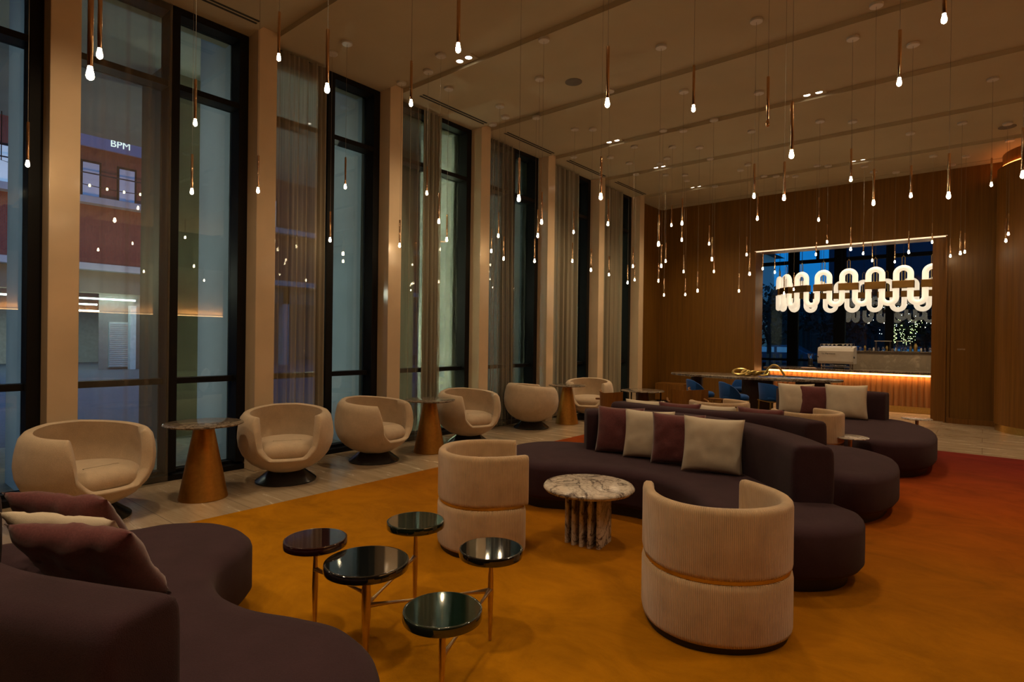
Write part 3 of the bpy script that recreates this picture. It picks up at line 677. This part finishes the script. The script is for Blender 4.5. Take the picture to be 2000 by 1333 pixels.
for k in range(60):
    u = k / 59; pts.append((-0.30 + 0.62*u, 0.05*math.sin(9*u), 0.035 + 0.07*abs(math.sin(3.4*PI*u*0.75)) * (0.6 + 0.6*u)))
t = thing('chain_sculpture', 'gold chain-like sculpture lying on the high table', 'sculpture', (-3.02, 10.62, 0.889)); t.scale = (1.36, 1.36, 1.36)
obj('link', MB().tube([(-0.28 + 0.09*math.cos(a), 0.05*math.sin(a), 0.055 + 0.035*math.sin(a)) for a in [2*PI*k/30 for k in range(30)]], 0.016, 8, closed=True), M_brass, t)
for k in range(4):
    cx = -0.20 + 0.075*k
    obj('link', MB().tube([(cx + 0.055*math.cos(a), 0.03*math.sin(a)*(-1)**k, 0.045 + 0.026*math.sin(a + k)) for a in [2*PI*q/24 for q in range(24)]], 0.015, 8, closed=True), M_brass, t)
obj('arch', MB().tube([(0.02 + 0.26*u, 0.0, 0.02 + 0.14*math.sin(PI*min(1, u*1.0))) for u in [k/16 for k in range(17)]], 0.013, 8), M_brass, t)

# ------------------------------------------------------------------ low furniture in the middle distance
def small_table(): 
    t = thing('small_round_table', '', 'side table')
    obj('tabletop', MB().lathe([(0.17, 0.42), (0.185, 0.424), (0.185, 0.432), (0.175, 0.436)], 40), M_marble, t, angle=50)
    obj('stem', MB().lathe([(0.03, 0.01), (0.022, 0.05), (0.022, 0.42)], 20), M_champ, t, angle=50)
    obj('foot', MB().lathe([(0.12, 0.0), (0.12, 0.006), (0.03, 0.012)], 32), M_champ, t, angle=50)
    return t
stb = small_table()
for i, (x, y, lb) in enumerate(((-1.15, 7.42, 'small round white table beside the beige drum chair of the far group'), (-0.72, 9.95, 'small round white table beyond the right end of the farthest sofa'), (-2.36, 9.98, 'small round white table left of the farthest sofa under the stools'))):
    place(stb, i > 0, (x, y, RZ), 0, lb, 'small round white tables')
def wood_chair():
    t = thing('wooden_chair', '', 'chair')
    N = 20; inn = []; m = MB(); rs = []
    for j in range(N + 1):
        a = PI*(0.68 + 0.64*j/N); ca, sa = math.cos(a), math.sin(a)
        e = abs(j/N - .5)*2; zt = 0.73 + 0.03*e
        rs.append([(0.29*ca + .03, 0.25*sa, 0.44), (0.31*ca + .03, 0.27*sa, zt), (0.295*ca + .03, 0.255*sa, zt), (0.275*ca + .03, 0.235*sa, 0.44)])
    obj('backrest', MB().rings(rs), M_woodr, t, angle=50)
    obj('seat', MB().box(-0.24, 0.22, -0.24, 0.24, 0.41, 0.455), M_woodr, t, smooth=False, bevel=0.012)
    for sx in (-1, 1):
        for sy in (-1, 1): obj('leg', MB().tube([(sx*0.20, sy*0.21, 0.42), (sx*0.23, sy*0.24, 0)], [0.017, 0.012], 8), M_woodr, t)
    for sy in (-1, 1): obj('armrest', MB().tube([(-0.18, sy*0.27, 0.62), (0.05, sy*0.29, 0.61), (0.20, sy*0.27, 0.60)], 0.014, 8), M_woodr, t); obj('arm_post', MB().tube([(0.17, sy*0.275, 0.60), (0.18, sy*0.22, 0.44)], 0.012, 8), M_woodr, t)
    return t
wc = wood_chair()
for i, (x, y, a, lb) in enumerate(((-4.12, 7.45, 75, 'low wooden chair with curved back before the farthest tub chair'), (-3.38, 8.2, -60, 'wooden armchair right of the thin round-topped table, half hidden by cushions'), (-3.35, 8.85, 60, 'wooden chair whose curved back shows before the left bar stools'))):
    place(wc, i > 0, (x, y, RZ if y < 10 else 0), math.radians(a), lb, 'wooden chairs in the middle distance')
t = thing('dining_table', 'thin round dark-topped table behind the low wooden chair', 'table', (-4.06, 8.12, RZ))
obj('tabletop', MB().lathe([(0.31, 0.705), (0.33, 0.71), (0.33, 0.718), (0.32, 0.722)], 56), M_marbleb, t, angle=50)
obj('base', MB().lathe([(0.19, 0.0), (0.185, 0.02), (0.085, 0.69), (0.10, 0.706)], 40), wood('cone_walnut', (0.10, 0.05, 0.02)), t, angle=50)
for a in (0.3, 2.4, 4.5): obj('leg', MB().tube([(0.27*math.cos(a), 0.27*math.sin(a), 0.706), (0.28*math.cos(a), 0.28*math.sin(a), 0)], 0.011, 8), M_dark, t)
t = thing('low_cabinet', 'low walnut cabinet against the walnut wall left of the high table', 'cabinet', (-5.93, 13.5, 0))
obj('body', MB().box(-0.37, 0.37, -0.24, 0.27, 0.04, 0.46), M_woodr, t, smooth=False, bevel=0.006)
obj('door', MB().box(-0.36, -0.005, -0.258, -0.24, 0.06, 0.44), M_woodr, t, smooth=False, bevel=0.003); obj('door', MB().box(0.005, 0.36, -0.258, -0.24, 0.06, 0.44), M_woodr, t, smooth=False, bevel=0.003)
obj('plinth', MB().box(-0.34, 0.34, -0.2, 0.25, 0.0, 0.04), M_dark, t, smooth=False)

# ------------------------------------------------------------------ feature wall opposite (seen in the reflections)
struct(obj('trim_20', MB().box(6.7, 7.0, 0.8, 9.2, 1.9, 2.12), M_woodr, smooth=False))
struct(obj('trim_21', MB().box(6.80, 6.84, 0.9, 9.1, 2.12, 2.145), emit('cove_strip', (1.0, 0.55, 0.22), 9.0), smooth=False))
struct(obj('trim_22', MB().box(6.9, 7.0, 0.8, 9.2, 2.12, 3.7), plain('feature_panel', (0.42, 0.28, 0.15), 0.6), smooth=False))

light('AREA', 'cove_lamp', (6.82, 5.0, 2.17), 90, (1.0, 0.56, 0.24), (PI, 0, 0), 0.05, sy=8.0)

# ------------------------------------------------------------------ bar room
struct(obj('floor_bar', MB().box(-8.0, 6.0, 13.8, 22.0, -0.12, 0.0), M_floor, smooth=False))
struct(obj('ceiling_bar', MB().box(-8.0, 6.0, 14.45, 22.2, 4.93, 5.1), plain('bar_ceiling', (0.05, 0.045, 0.04), 0.9), smooth=False))
struct(obj('wall_bar_left', MB().box(-8.2, -8.0, 14.45, 22.2, 0, 5.1), M_wood, smooth=False))
struct(obj('wall_bar_right', MB().box(6.0, 6.2, 14.45, 22.2, 0, 5.1), M_wood, smooth=False))
w = bpy.data.objects.new('window_8', None); COL.objects.link(w); w.location = (0, 22, 0); w['kind'] = 'structure'
xs = [-8.0, -6.7, -5.22, -3.77, -2.35, -0.9, 0.6, 2.1, 3.6, 6.0]
for i, x in enumerate(xs):
    wd = 0.17 if i in (2, 3) else 0.11
    obj('mullion', MB().box(x - wd, x + wd, -0.12, 0.06, 0, 4.93), M_frame, w, smooth=False)
for (z0, z1) in ((0, 0.1), (4.28, 4.40), (0.86, 0.93), (4.85, 4.93)):
    obj('transom', MB().box(-8.0, 6.0, -0.09, 0.05, z0, z1), M_frame, w, smooth=False)
obj('transom', MB().box(-4.5, -4.42, -0.09, 0.05, 4.4, 4.93), M_frame, w, smooth=False)
for a, b in zip(xs, xs[1:]):
    for (z0, z1) in ((0.1, 0.86), (0.93, 4.28), (4.4, 4.85)): obj('pane', MB().box(a + 0.05, b - 0.05, -0.015, -0.005, z0, z1), M_glass, w, smooth=False)
# bar counter
t = thing('bar_counter', 'coffee bar counter with ribbed front glowing amber under its dark stone top', 'counter', (-1.0, 15.15, 0))
m = MB(); n = 58; W0, W1 = -3.15, 3.2
pts = []
for k in range(n):
    a = W0 + (W1 - W0)*k/n; b = W0 + (W1 - W0)*(k + 1)/n
    for q in range(8):
        u = q / 8; pts.append((a + (b - a)*u, -0.035*math.sin(PI*u)))
pts.append((W1, 0)); pts += [(W1, 0.45), (W0, 0.45)]
obj('ribbed_front', MB().slab(ccw(pts), [(0, 0.14), (0, 0.80)]), wood('ribbed_walnut', (0.30, 0.15, 0.06), gloss=0.45), t, angle=30)
obj('kick_plate', MB().box(W0, W1, 0.0, 0.4, 0.0, 0.14), M_brass, t, smooth=False)
obj('countertop', MB().box(W0 - 0.10, W1, -0.10, 0.95, 0.84, 0.895), M_marbleb, t, smooth=False, bevel=0.006)
obj('light_strip', MB().box(W0 + 0.02, W1, -0.085, -0.055, 0.80, 0.838), emit('amber_strip', (1.0, 0.45, 0.15), 4.5), t, smooth=False)
light('AREA', 'counter_lamp', (-1.0, 15.08, 0.795), 16, (1.0, 0.40, 0.10), (0, 0, 0), 6.2, sy=0.03)
t = thing('back_counter', 'stone-faced back counter behind the coffee machine', 'counter', (-1.0, 16.7, 0))
obj('stone_front', MB().box(-1.62, 3.2, 0.0, 0.55, 0.0, 1.30), marble('veined_stone', (0.50, 0.40, 0.28), (0.36, 0.28, 0.19), 0.9, 0.35, 0.12), t, smooth=False)
obj('counter_ledge', MB().box(-1.66, 3.2, -0.03, 0.6, 1.30, 1.325), M_marbleb, t, smooth=False)
for x in (-3.6, -2.2, -0.8, 0.8): light('SPOT', 'bar_fill', (x, 15.0, 4.88), 120, WARM, size=0.05, spot=1.8, blend=1.0)  # unseen spots, added for more warm light on the bar
# coffee machine
t = thing('espresso_machine', 'white espresso machine with dark lettering on the bar counter', 'espresso machine', (-2.71, 15.55, 0.895))
pr = [(-0.20, 0.12), (-0.235, 0.18), (-0.235, 0.42), (-0.20, 0.50), (0.16, 0.54), (0.20, 0.52), (0.20, 0.12)]
o = MB(); o.rings([[(x, y, z) for y, z in pr] for x in (-0.36, 0.36)]); obj('body', o, M_white, t, smooth=False, bevel=0.012, seg=3)
for x in (-0.375, 0.36):
    o = MB(); o.rings([[(x + d, y*1.06, z) for y, z in pr] for d in (0, 0.018)]); obj('side_panel', o, M_white, t, smooth=False, bevel=0.004)
obj('cup_rail', MB().tube([(-0.33, -0.17, 0.58), (0.33, -0.17, 0.60), (0.33, 0.17, 0.60), (-0.33, 0.17, 0.58)], 0.007, 6, closed=True), M_chrome, t)
for x in (-0.33, 0.33):
    for y in (-0.17, 0.17): obj('rail_post', MB().tube([(x, y, 0.49), (x, y, 0.59)], 0.006, 6), M_chrome, t)
for x in (-0.30, 0.30):
    for y in (-0.17, 0.16): obj('foot', MB().lathe([(0.022, 0), (0.018, 0.02), (0.018, 0.12)], 14, (x, y)), M_chrome, t, angle=50)
obj('drip_tray', MB().box(-0.31, 0.31, -0.19, 0.16, 0.035, 0.06), M_chrome, t, smooth=False, bevel=0.004)
obj('splash_bar', MB().tube([(-0.12, -0.15, 0.085), (0.22, -0.15, 0.082)], 0.014, 10), M_chrome, t)
for x in (-0.37, 0.385): obj('steam_knob', MB().tube([(x - 0.01, -0.21, 0.30), (x + 0.01, -0.25, 0.27)], 0.016, 10), M_dark, t)
text_mesh('La Marzocco', 0.055, 'lettering', M_dark, t, Matrix.Translation((-0.14, -0.238, 0.36)) @ Matrix.Rotation(PI/2, 4, 'X'), 0.002)
for i in range(7):
    x = -2.98 + i*0.085 + (0.06 if i > 3 else 0)
    tag(obj('espresso_cup', MB().lathe([(0.016, 0.0), (0.026, 0.035), (0.028, 0.045), (0.024, 0.043), (0.014, 0.006)], 16), M_white, loc=(x, 15.5 + 0.03*(i % 2), 1.445)), 'white cup on top of the coffee machine, %s from the left' % ORD[i], 'cup', 'cups on the coffee machine')
# glassware on the back counter
Z = 1.325
for i, (x, wd) in enumerate(((-1.93, 0.30), (-1.50, 0.28))):
    t = thing('glass_stand', ('left' if i == 0 else 'right') + ' clear display stand on the back counter', 'stand', (x, 16.85, Z)); t['group'] = 'display stands on the back counter'
    for sx in (-1, 1):
        for sy in (-1, 1): obj('post', MB().tube([(sx*wd/2, sy*0.1, 0), (sx*wd/2, sy*0.1, 0.24)], 0.006, 6), M_chrome, t)
    obj('shelf', MB().box(-wd/2 - 0.02, wd/2 + 0.02, -0.12, 0.12, 0.24, 0.252), M_white, t, smooth=False)
kinds = [(0.03, 0.11, M_clear), (0.022, 0.09, M_white), (0.028, 0.13, M_brass), (0.02, 0.10, M_clear), (0.035, 0.07, M_chrome)]
for i in range(16):
    x = -2.40 + i * 0.095 + rnd.uniform(-0.015, 0.015); r, h, m = kinds[(i * 7) % 5]
    if i == 12: r, h, m = 0.04, 0.20, M_brass
    tag(obj('glass_jar' if m is M_clear else 'canister', MB().lathe([(r*0.8, 0), (r, h*0.1), (r, h*0.7), (r*0.55, h*0.85), (r*0.6, h)], 16), m, loc=(x, 16.78 + 0.06*(i % 2), Z)),
        '%s on the back counter, %s from the left' % ('clear glass jar' if m is M_clear else 'small canister', ORD[i]), 'glass jar' if m is M_clear else 'canister', 'jars and canisters on the back counter')
# bar pastry tray
tag(obj('serving_tray', MB().box(-0.16, 0.16, -0.09, 0.09, 0, 0.012), plain('pale_tray', (0.8, 0.55, 0.4), 0.5), loc=(-3.28, 15.35, 0.895), smooth=False, bevel=0.004), 'pale serving tray left of the coffee machine', 'tray')
t = thing('coffee_grinder', 'black coffee grinder left of the coffee machine', 'coffee grinder', (-3.35, 15.85, 0.895))
obj('body', MB().lathe([(0.07, 0), (0.07, 0.03), (0.05, 0.05), (0.055, 0.20), (0.04, 0.22)], 20), M_dark, t); obj('hopper', MB().lathe([(0.03, 0.22), (0.07, 0.32), (0.065, 0.34)], 20), M_clear, t)

# ------------------------------------------------------------------ chandelier of looped tubes
M_tube = emit('lit_opal_glass', (1.0, 0.82, 0.58), 0.58, (0.9, 0.88, 0.84))
t = thing('loop_chandelier', 'large chandelier of glowing opal glass loops and brass bands over the bar', 'chandelier', (-0.8, 17.1, 4.93))
PT = 0.27; R = PT / 2; zt, zb = 3.165 - 4.93, 2.50 - 4.93
# oval plan path: positions of vertical legs every PT
half = 2.1; rad = 1.5
def path(s):   # arc length -> x, y, tangent
    L1 = 2 * half; L2 = PI * rad; tot = 2 * (L1 + L2); s = s % tot
    if s < L1: return (-half + s, -rad, 1, 0)
    s -= L1
    if s < L2: a = -PI/2 + s / rad; return (half + rad*math.cos(a), rad*math.sin(a), -math.sin(a), math.cos(a))
    s -= L2
    if s < L1: return (half - s, rad, -1, 0)
    s -= L1; a = PI/2 + s / rad; return (-half + rad*math.cos(a), rad*math.sin(a), -math.sin(a), math.cos(a))
TOT = 2 * (2 * half + PI * rad); NL = int(round(TOT / (2 * PT))) ; step = TOT / (NL * 2); S0 = 0.265
zm0, zm1 = 2.79 - 4.93, 2.92 - 4.93
up_proto = {}
for k in range(NL * 2):
    s = S0 + k * step; x, y, tx, ty = path(s + step/2); Rr = step / 2; up = (k % 2 == 0); pts = []
    if up:
        zc = zt - 0.07; ze = zm1
    else:
        zc = zb + 0.07; ze = zm0
    pts.append((x - tx*Rr, y - ty*Rr, ze)); 
    for q in range(17):
        a = PI - PI*q/16; pts.append((x + tx*Rr*math.cos(a), y + ty*Rr*math.cos(a), zc + (1 if up else -1) * Rr*math.sin(a)))
    pts.append((x + tx*Rr, y + ty*Rr, ze))
    obj('glass_tube', MB().tube(pts, 0.062, 12), M_tube, t, angle=80)
    if up:
        for sgn in (-1, 1):
            bx, by = x + sgn*tx*Rr, y + sgn*ty*Rr
            obj('brass_collar', MB().lathe([(0.066, zm0), (0.066, zm1)], 16, (bx, by)), plain('dark_brass', (0.30, 0.16, 0.04), 0.35, 0.85), t, angle=50)
        pl = MB(); e = Rr + 0.075; pl.add([(x + tx*a - ty*b, y + ty*a + tx*b, z) for z in (zm0 - 0.02, zm1 + 0.02) for a, b in ((-e, -0.072), (e, -0.072), (e, 0.072), (-e, 0.072))], [(0,3,2,1),(4,5,6,7),(0,1,5,4),(1,2,6,5),(2,3,7,6),(3,0,4,7)])
        obj('bridge_plate', pl, bpy.data.materials['dark_brass'], t, smooth=False, bevel=0.012)
        obj('hanger', MB().tube([(x - tx*0.03, y - ty*0.03, (zm0+zm1)/2), (x - tx*0.03, y - ty*0.03, zt + 0.30), (x, y, zt + 0.34), (x + tx*0.03, y + ty*0.03, zt + 0.30), (x + tx*0.03, y + ty*0.03, (zm0+zm1)/2)], 0.008, 6), M_brass, t)
        obj('suspension_cord', MB().tube([(x, y, zt + 0.34), (x, y, 0.0)], 0.004, 6), M_dark, t)

# ------------------------------------------------------------------ outside, street side
struct(obj('floor_street', MB().box(-60, -9.3, -30, 60, -0.3, -0.1), M_asph, smooth=False))
struct(obj('floor_terrace', MB().box(-9.9, -6.76, -8, 14.4, -0.3, -0.01), M_pave, smooth=False))
struct(obj('ceiling_soffit', MB().box(-13.4, -6.75, -12, 14.4, 5.35, 5.6), M_conc, smooth=False))
for k in range(-1, 7):
    y1 = PY(k + 1)
    struct(obj('trim_%d' % (k + 31), MB().box(-7.58, -6.76, y1 - 0.05, y1 + 0.25, -0.01, 5.35), M_conc, smooth=False))
for i, y in enumerate((-0.5, 3.12, 6.75, 10.38)):
    struct(obj('trim_%d' % (i + 41), MB().box(-9.95, -9.2, y, y + 1.15, -0.1, 5.35), M_olive, smooth=False)); light('POINT', 'column_lamp', (-9.6, y - 0.9, 2.4), (8, 14, 60, 30)[i], (1.0, 0.96, 0.74), size=0.03)
for k, (p, c) in enumerate(((3, (0.75, 0.9, 1)), (4, (0.85, 0.95, 1.0)), (4, (0.76, 0.92, 0.95)), (150, (1.0, 1.0, 0.62)), (20, (0.78, 0.98, 0.80)), (22, (0.70, 0.98, 0.85)), (50, (0.85, 1.0, 0.70)))):
    light('AREA', 'terrace_lamp', (-7.25, PY(k - 1) + 0.55, 2.4), p, c, (PI/2, 0, 0), 0.12, sy=4.4).data.spread = math.radians(95)
# street building
t = thing('street_building', 'red brick building across the street with lit windows above a parking garage', 'building', (-30, 12, -0.1))
obj('upper_wall', MB().box(-6, 0, -34, 30, 4.5, 22), M_brick, t, smooth=False)
for z in (4.35, 7.2, 10.6, 14.0): obj('floor_slab', MB().box(-0.1, 0.55, -34, 30, z, z + 0.28), M_conc, t, smooth=False)
gl = emit('window_glow', (0.65, 0.8, 1.0), 0.30); gd = emit('window_dim', (0.35, 0.55, 0.9), 0.03)
for i in range(14):
    for z in (7.5, 11.0, 14.5):
        y = -14.0 + i * 1.35 - 0.35; f = obj('window', MB().box(0, 0.06, y, y + 0.75, z, z + 1.6), M_frame, t, smooth=False)
        obj('window_pane', MB().box(0.06, 0.08, y + 0.08, y + 0.67, z + 0.08, z + 1.5), gl if (i * 5 + int(z)) % 4 == 0 else gd, f, smooth=False)
for z in (7.48,):
    obj('balcony_rail', MB().box(0.5, 0.54, -16, 6, z + 0.95, z + 1.0), M_dark, t, smooth=False)
    for i in range(90): pass
obj('garage_back_wall', MB().box(-9, -8.8, -34, 30, 0, 4.4), plain('garage_wall', (0.5, 0.5, 0.46), 0.8), t, smooth=False)
for i in range(12):
    y = -16 + i * 3.4; obj('garage_column', MB().box(-0.5, 0.0, y, y + 0.35, 0, 4.4), M_conc, t, smooth=False)
obj('roller_shutter', MB().box(-0.45, -0.3, -3.69, -2.97, 0.1, 2.15), plain('shutter_slats', (0.55, 0.58, 0.5), 0.6), t, smooth=False)
obj('pale_column', MB().box(-0.3, 0.05, -2.97, -2.75, 0, 2.9), plain('pale_paint', (0.6, 0.66, 0.62), 0.7), t, smooth=False); obj('pale_column', MB().box(-0.3, 0.05, -2.24, -1.95, 0, 2.7), bpy.data.materials['pale_paint'], t, smooth=False)
obj('shutter_wall', MB().box(-0.5, -0.46, -4.05, -1.0, 0, 4.4), plain('shutter_wall', (0.25, 0.25, 0.22), 0.8), t, smooth=False)
for i in range(22): obj('shutter_slat', MB().box(-0.3, -0.27, -3.69, -2.97, 0.14 + i*0.09, 0.19 + i*0.09), M_conc, t, smooth=False)
obj('lintel', MB().box(-0.5, 0, -34, 30, 3.4, 4.4), M_olive, t, smooth=False)
for (y, x, z, L) in ((-4.9, -0.3, 3.12, 2.2), (-4.9, -0.4, 2.86, 0.75), (-4.9, -0.5, 2.58, 0.85), (-9.6, -0.3, 3.1, 3)):
    obj('tube_light', MB().box(x, x + 0.08, y, y + L, z, z + 0.07), emit('tube_white', (0.8, 1.0, 0.95), 7.0), t, smooth=False)
t2 = thing('news_ticker', 'blue lit sign band with white letters on the brick building', 'sign', (-29.4, 8.6, 9.5))
obj('panel', MB().box(-0.15, 0, -2.2, 2.0, -0.02, 0.55), emit('ticker_blue', (0.22, 0.28, 0.6), 0.16, (0.1, 0.1, 0.2)), t2, smooth=False)
text_mesh('BPM', 0.42, 'lettering', emit('ticker_white', (0.9, 1.0, 0.85), 1.2), t2, Matrix.Translation((0.02, -0.2, 0.3)) @ Matrix.Rotation(PI/2, 4, 'Z') @ Matrix.Rotation(PI/2, 4, 'X'), 0.01)
light('AREA', 'garage_lamp', (-33, 8, 2.9), 160, (0.8, 1, 0.95), (0, 0, 0), 8)
light('AREA', 'street_glow', (-18, 4, 12), 700, (0.5, 0.62, 1.0), (0, math.radians(-10), 0), 6)
light('SPOT', 'facade_fill', (-20, 9, 3.0), 1500, (1.0, 0.55, 0.36), (math.radians(118), 0, math.radians(90)), 0.5, 1.9, 1.0)  # added spot with no fixture, lights the brick front warm
light('POINT', 'garage_front_fill', (-28.3, 7.8, 2.8), 70, (0.85, 1.0, 0.95), size=0.3)  # added fill with no fixture, brightens the garage walls
for i, y in enumerate((5.0, 6.05, 7.25, 7.9, 8.5)):
    pass
t = thing('festoon_lights', 'string of small warm bulbs hung from the soffit outside the nearest window', 'string light', (-13.2, 3.6, 5.35))
wpt = [(0, -1.6, 0)] + [(0, -1.6 + 3.4*k/24, -0.85 - 0.18*math.sin(PI*k/24)) for k in range(25)] + [(0, 1.8, 0)]
obj('wire', MB().tube(wpt, 0.008, 5), M_dark, t)
for k in range(2, 26, 2): obj('bulb', MB().lathe([(0.01, 0.025), (0.02, 0.0), (0.014, -0.025)], 10, (wpt[k][0], wpt[k][1])), emit('festoon_bulb', (1.0, 0.72, 0.25), 12.0) if k == 2 else bpy.data.materials['festoon_bulb'], t).location = (0, 0, wpt[k][2])

# ------------------------------------------------------------------ outside, garden side
struct(obj('floor_garden', MB().box(-40, 30, 22.2, 90, -0.3, -0.05), plain('garden_ground', (0.03, 0.035, 0.03), 0.9), smooth=False))
def tree(x, y, h, cr, seed, label, leaf=M_leaf, n=900, dens=1.0, trunk=0.12):
    r = random.Random(seed); t = thing('tree', label, 'tree', (x, y, -0.05), 0, 'trees in the garden')
    tm = MB().tube([(0, 0, 0), (0.05, 0, h*0.3), (0, 0.05, h*0.6), (0, 0, h*0.85)], [trunk, trunk*0.8, trunk*0.5, 0.02], 8)
    for k in range(9):
        a = r.uniform(0, 6.28); z0 = h*r.uniform(0.35, 0.7); L = cr*r.uniform(0.6, 0.95)
        tm.tube([(0, 0, z0), (L*0.5*math.cos(a), L*0.5*math.sin(a), z0 + h*0.12), (L*math.cos(a), L*math.sin(a), z0 + h*0.24)], [trunk*0.4, trunk*0.25, 0.01], 6)
    obj('trunk', tm, M_bark, t)
    m = MB()
    for k in range(n):
        while True:
            p = Vector((r.uniform(-1, 1), r.uniform(-1, 1), r.uniform(-1, 1)))
            if p.length < 1: break
        p = Vector((p.x*cr, p.y*cr, h*0.66 + p.z*h*0.33)); s = r.uniform(0.06, 0.16)*cr/1.4
        u = Vector((r.gauss(0,1), r.gauss(0,1), r.gauss(0,1))).normalized(); v = u.cross(Vector((r.gauss(0,1), r.gauss(0,1), r.gauss(0,1)))).normalized()
        m.add([p - u*s, p + v*s*0.5, p + u*s, p - v*s*0.5], [(0, 1, 2, 3)])
    obj('foliage', m, leaf, t, smooth=False)
    return t
tree(-7.3, 26.5, 4.2, 1.5, 1, 'loose bare-looking tree at the left edge of the bar window', n=1100)
tree(-5.4, 32, 4.6, 2.0, 2, 'dark tree behind the left end of the chandelier', n=1300)
tree(-1.9, 29, 4.4, 1.9, 3, 'dark tree wound with fairy lights in the bar window', n=1500)
tree(1.6, 33.5, 5.0, 2.3, 4, 'broad dark tree right of the fairy-lit one', n=1900)
tree(3.6, 28, 4.8, 2.1, 5, 'dark tree at the right edge of the bar window', n=1500)
r = random.Random(9); m = MB()
def spark(p, s): m.add([(p[0]-s,p[1],p[2]),(p[0],p[1]-s,p[2]),(p[0]+s,p[1],p[2]),(p[0],p[1]+s,p[2]),(p[0],p[1],p[2]+s),(p[0],p[1],p[2]-s)], [(0,1,4),(1,2,4),(2,3,4),(3,0,4),(1,0,5),(2,1,5),(3,2,5),(0,3,5)])
for k in range(70):
    a = k*0.7; spark((-3.25 + 0.5*math.sin(2.2*k/70) + 0.05*math.cos(a), 27.6 + 0.1*math.sin(a), 0.9 + 1.3*k/70), 0.011)
for k in range(90):
    b = k % 6; u = (k // 6)/15; a = b*1.05; spark((-2.35 + (0.1 + 0.42*u)*math.cos(a) + r.uniform(-0.09, 0.09), 27.6 + 0.4*u*math.sin(a), 1.55 + 0.95*u + r.uniform(-0.08, 0.08)), 0.011)
tag(obj('fairy_lights', m, emit('fairy_warm', (0.85, 1.0, 0.35), 6.0), smooth=False), 'yellow fairy lights wound round a tree trunk outside the bar window', 'string light', None, 'stuff')
m = MB()
for k in range(110): spark((r.uniform(-3.4, 3.0), 27.2 + r.uniform(0, 1.2), r.uniform(1.9, 3.3)), 0.017)
tag(obj('fairy_lights', m, emit('fairy_white', (0.9, 0.95, 1.0), 3.5), smooth=False), 'white specks of fairy lights among the dark trees outside', 'string light', None, 'stuff')
m = MB(); N = 90
rs = []
for q in range(N + 1):
    x = -11.8 + 11.8 * q / N; h = 4.9 + 0.5 * math.sin(q * 0.9) + 0.35 * math.sin(q * 2.3) + r.uniform(-0.25, 0.25)
    rs.append([(x, 43, -0.05), (x, 42.6 + r.uniform(-.2, .2), h * 0.6), (x, 43, h), (x, 44.5, h * 0.9), (x, 45, -0.05)])
m.rings(rs)
tag(obj('treeline', m, M_leaf, smooth=False), 'dark line of trees along the horizon outside the bar window', 'trees', None, 'stuff')
t = thing('garden_fence', 'picket fence outside behind the bar', 'fence', (-3, 25.2, -0.05))
obj('rail', MB().box(-8, 8, -0.03, 0.03, 0.85, 0.92), M_dark, t, smooth=False)
for i in range(60): obj('picket', MB().box(-7.9 + i*0.26, -7.8 + i*0.26, -0.02, 0.02, 0.0, 1.08), plain('picket', (0.20, 0.18, 0.12), 0.8) if i == 0 else bpy.data.materials['picket'], t, smooth=False)
t = thing('pale_house', 'pale blue-grey house outside the left end of the bar window', 'building', (-15.5, 40, -0.1))
obj('wall', MB().box(-4, 3.2, 0, 6, 0, 8.0), emit('pale_render_glow', (0.2, 0.5, 0.7), 0.08, (0.35, 0.45, 0.5)), t, smooth=False)  # light put into the wall colour as a faint blue glow
obj('roof', MB().rings([[(-4.6, y, 8.0), (-0.4, y, 9.6), (3.8, y, 8.0)] for y in (-0.6, 6.6)]), M_dark, t, smooth=False)
for x in (-2.5, 0.5):
    for z in (1.5, 4.8): obj('window', MB().box(x, x + 1.0, -0.05, 0, z, z + 1.4), emit('house_window%d%d' % (x, z), (0.6, 0.75, 0.9), 0.2), t, smooth=False)
t = thing('dark_tower', 'dark navy building filling the right of the bar window', 'building', (4.5, 48, -0.1))
obj('wall', MB().box(-13.5, 26, 0, 8, 0, 30), M_navy, t, smooth=False)
for z in (5.5, 9.5, 13.5): obj('ledge', MB().box(-13.6, 26, -0.3, 0, z, z + 0.3), M_conc, t, smooth=False)
# parked cars with lights, glimpsed low in the window
def car():
    t = thing('parked_car', '', 'car')
    prof = [(-2.1, 0.35), (-2.15, 0.7), (-1.9, 0.85), (-1.1, 0.95), (-0.6, 1.38), (0.8, 1.42), (1.5, 1.0), (2.05, 0.9), (2.15, 0.6), (2.1, 0.35)]
    o = MB(); o.rings([[(x, y, z) for x, z in prof] for y in (-0.82, 0.82)]); obj('body', o, plain('car_paint', (0.05, 0.07, 0.1), 0.25, 0.3), t, smooth=False, bevel=0.06, seg=2)
    for x in (-1.35, 1.35):
        for y in (-0.84, 0.64): obj('wheel', MB().tube([(x, y, 0.32), (x, y + 0.2, 0.32)], 0.32, 20), M_dark, t)
    for x in (-0.55, 0.35): obj('side_window', MB().box(x - 0.35, x + 0.4, -0.835, -0.82, 1.0, 1.3), emit('car_glass_glow%d' % int(x*100), (0.1, 0.35, 0.5), 0.1), t, smooth=False)  # panes glow faintly, the light is put into their material
    obj('headlight', MB().box(-2.17, -2.1, -0.8, -0.5, 0.62, 0.74), emit('headlight', (0.5, 0.9, 1.0), 6.0), t, smooth=False)
    obj('tail_light', MB().box(2.1, 2.16, -0.8, -0.5, 0.7, 0.8), emit('tail', (1.0, 0.3, 0.4), 2.0), t, smooth=False)
    return t
cp = car()
for i, (x, y, lb) in enumerate(((-9.2, 36, 'parked car outside, left in the blue gap between mullions'), (-6.4, 38.5, 'parked car outside, behind the coffee machine'), (-3.4, 37, 'parked car outside, right of the wide middle mullion'))):
    place(cp, i > 0, (x, y, -0.05), 0.1 * i, lb, 'parked cars beyond the garden')
light('AREA', 'car_park_lamp', (-6, 34, 5), 25, (0.3, 0.6, 1.0), (0, 0, 0), 3)
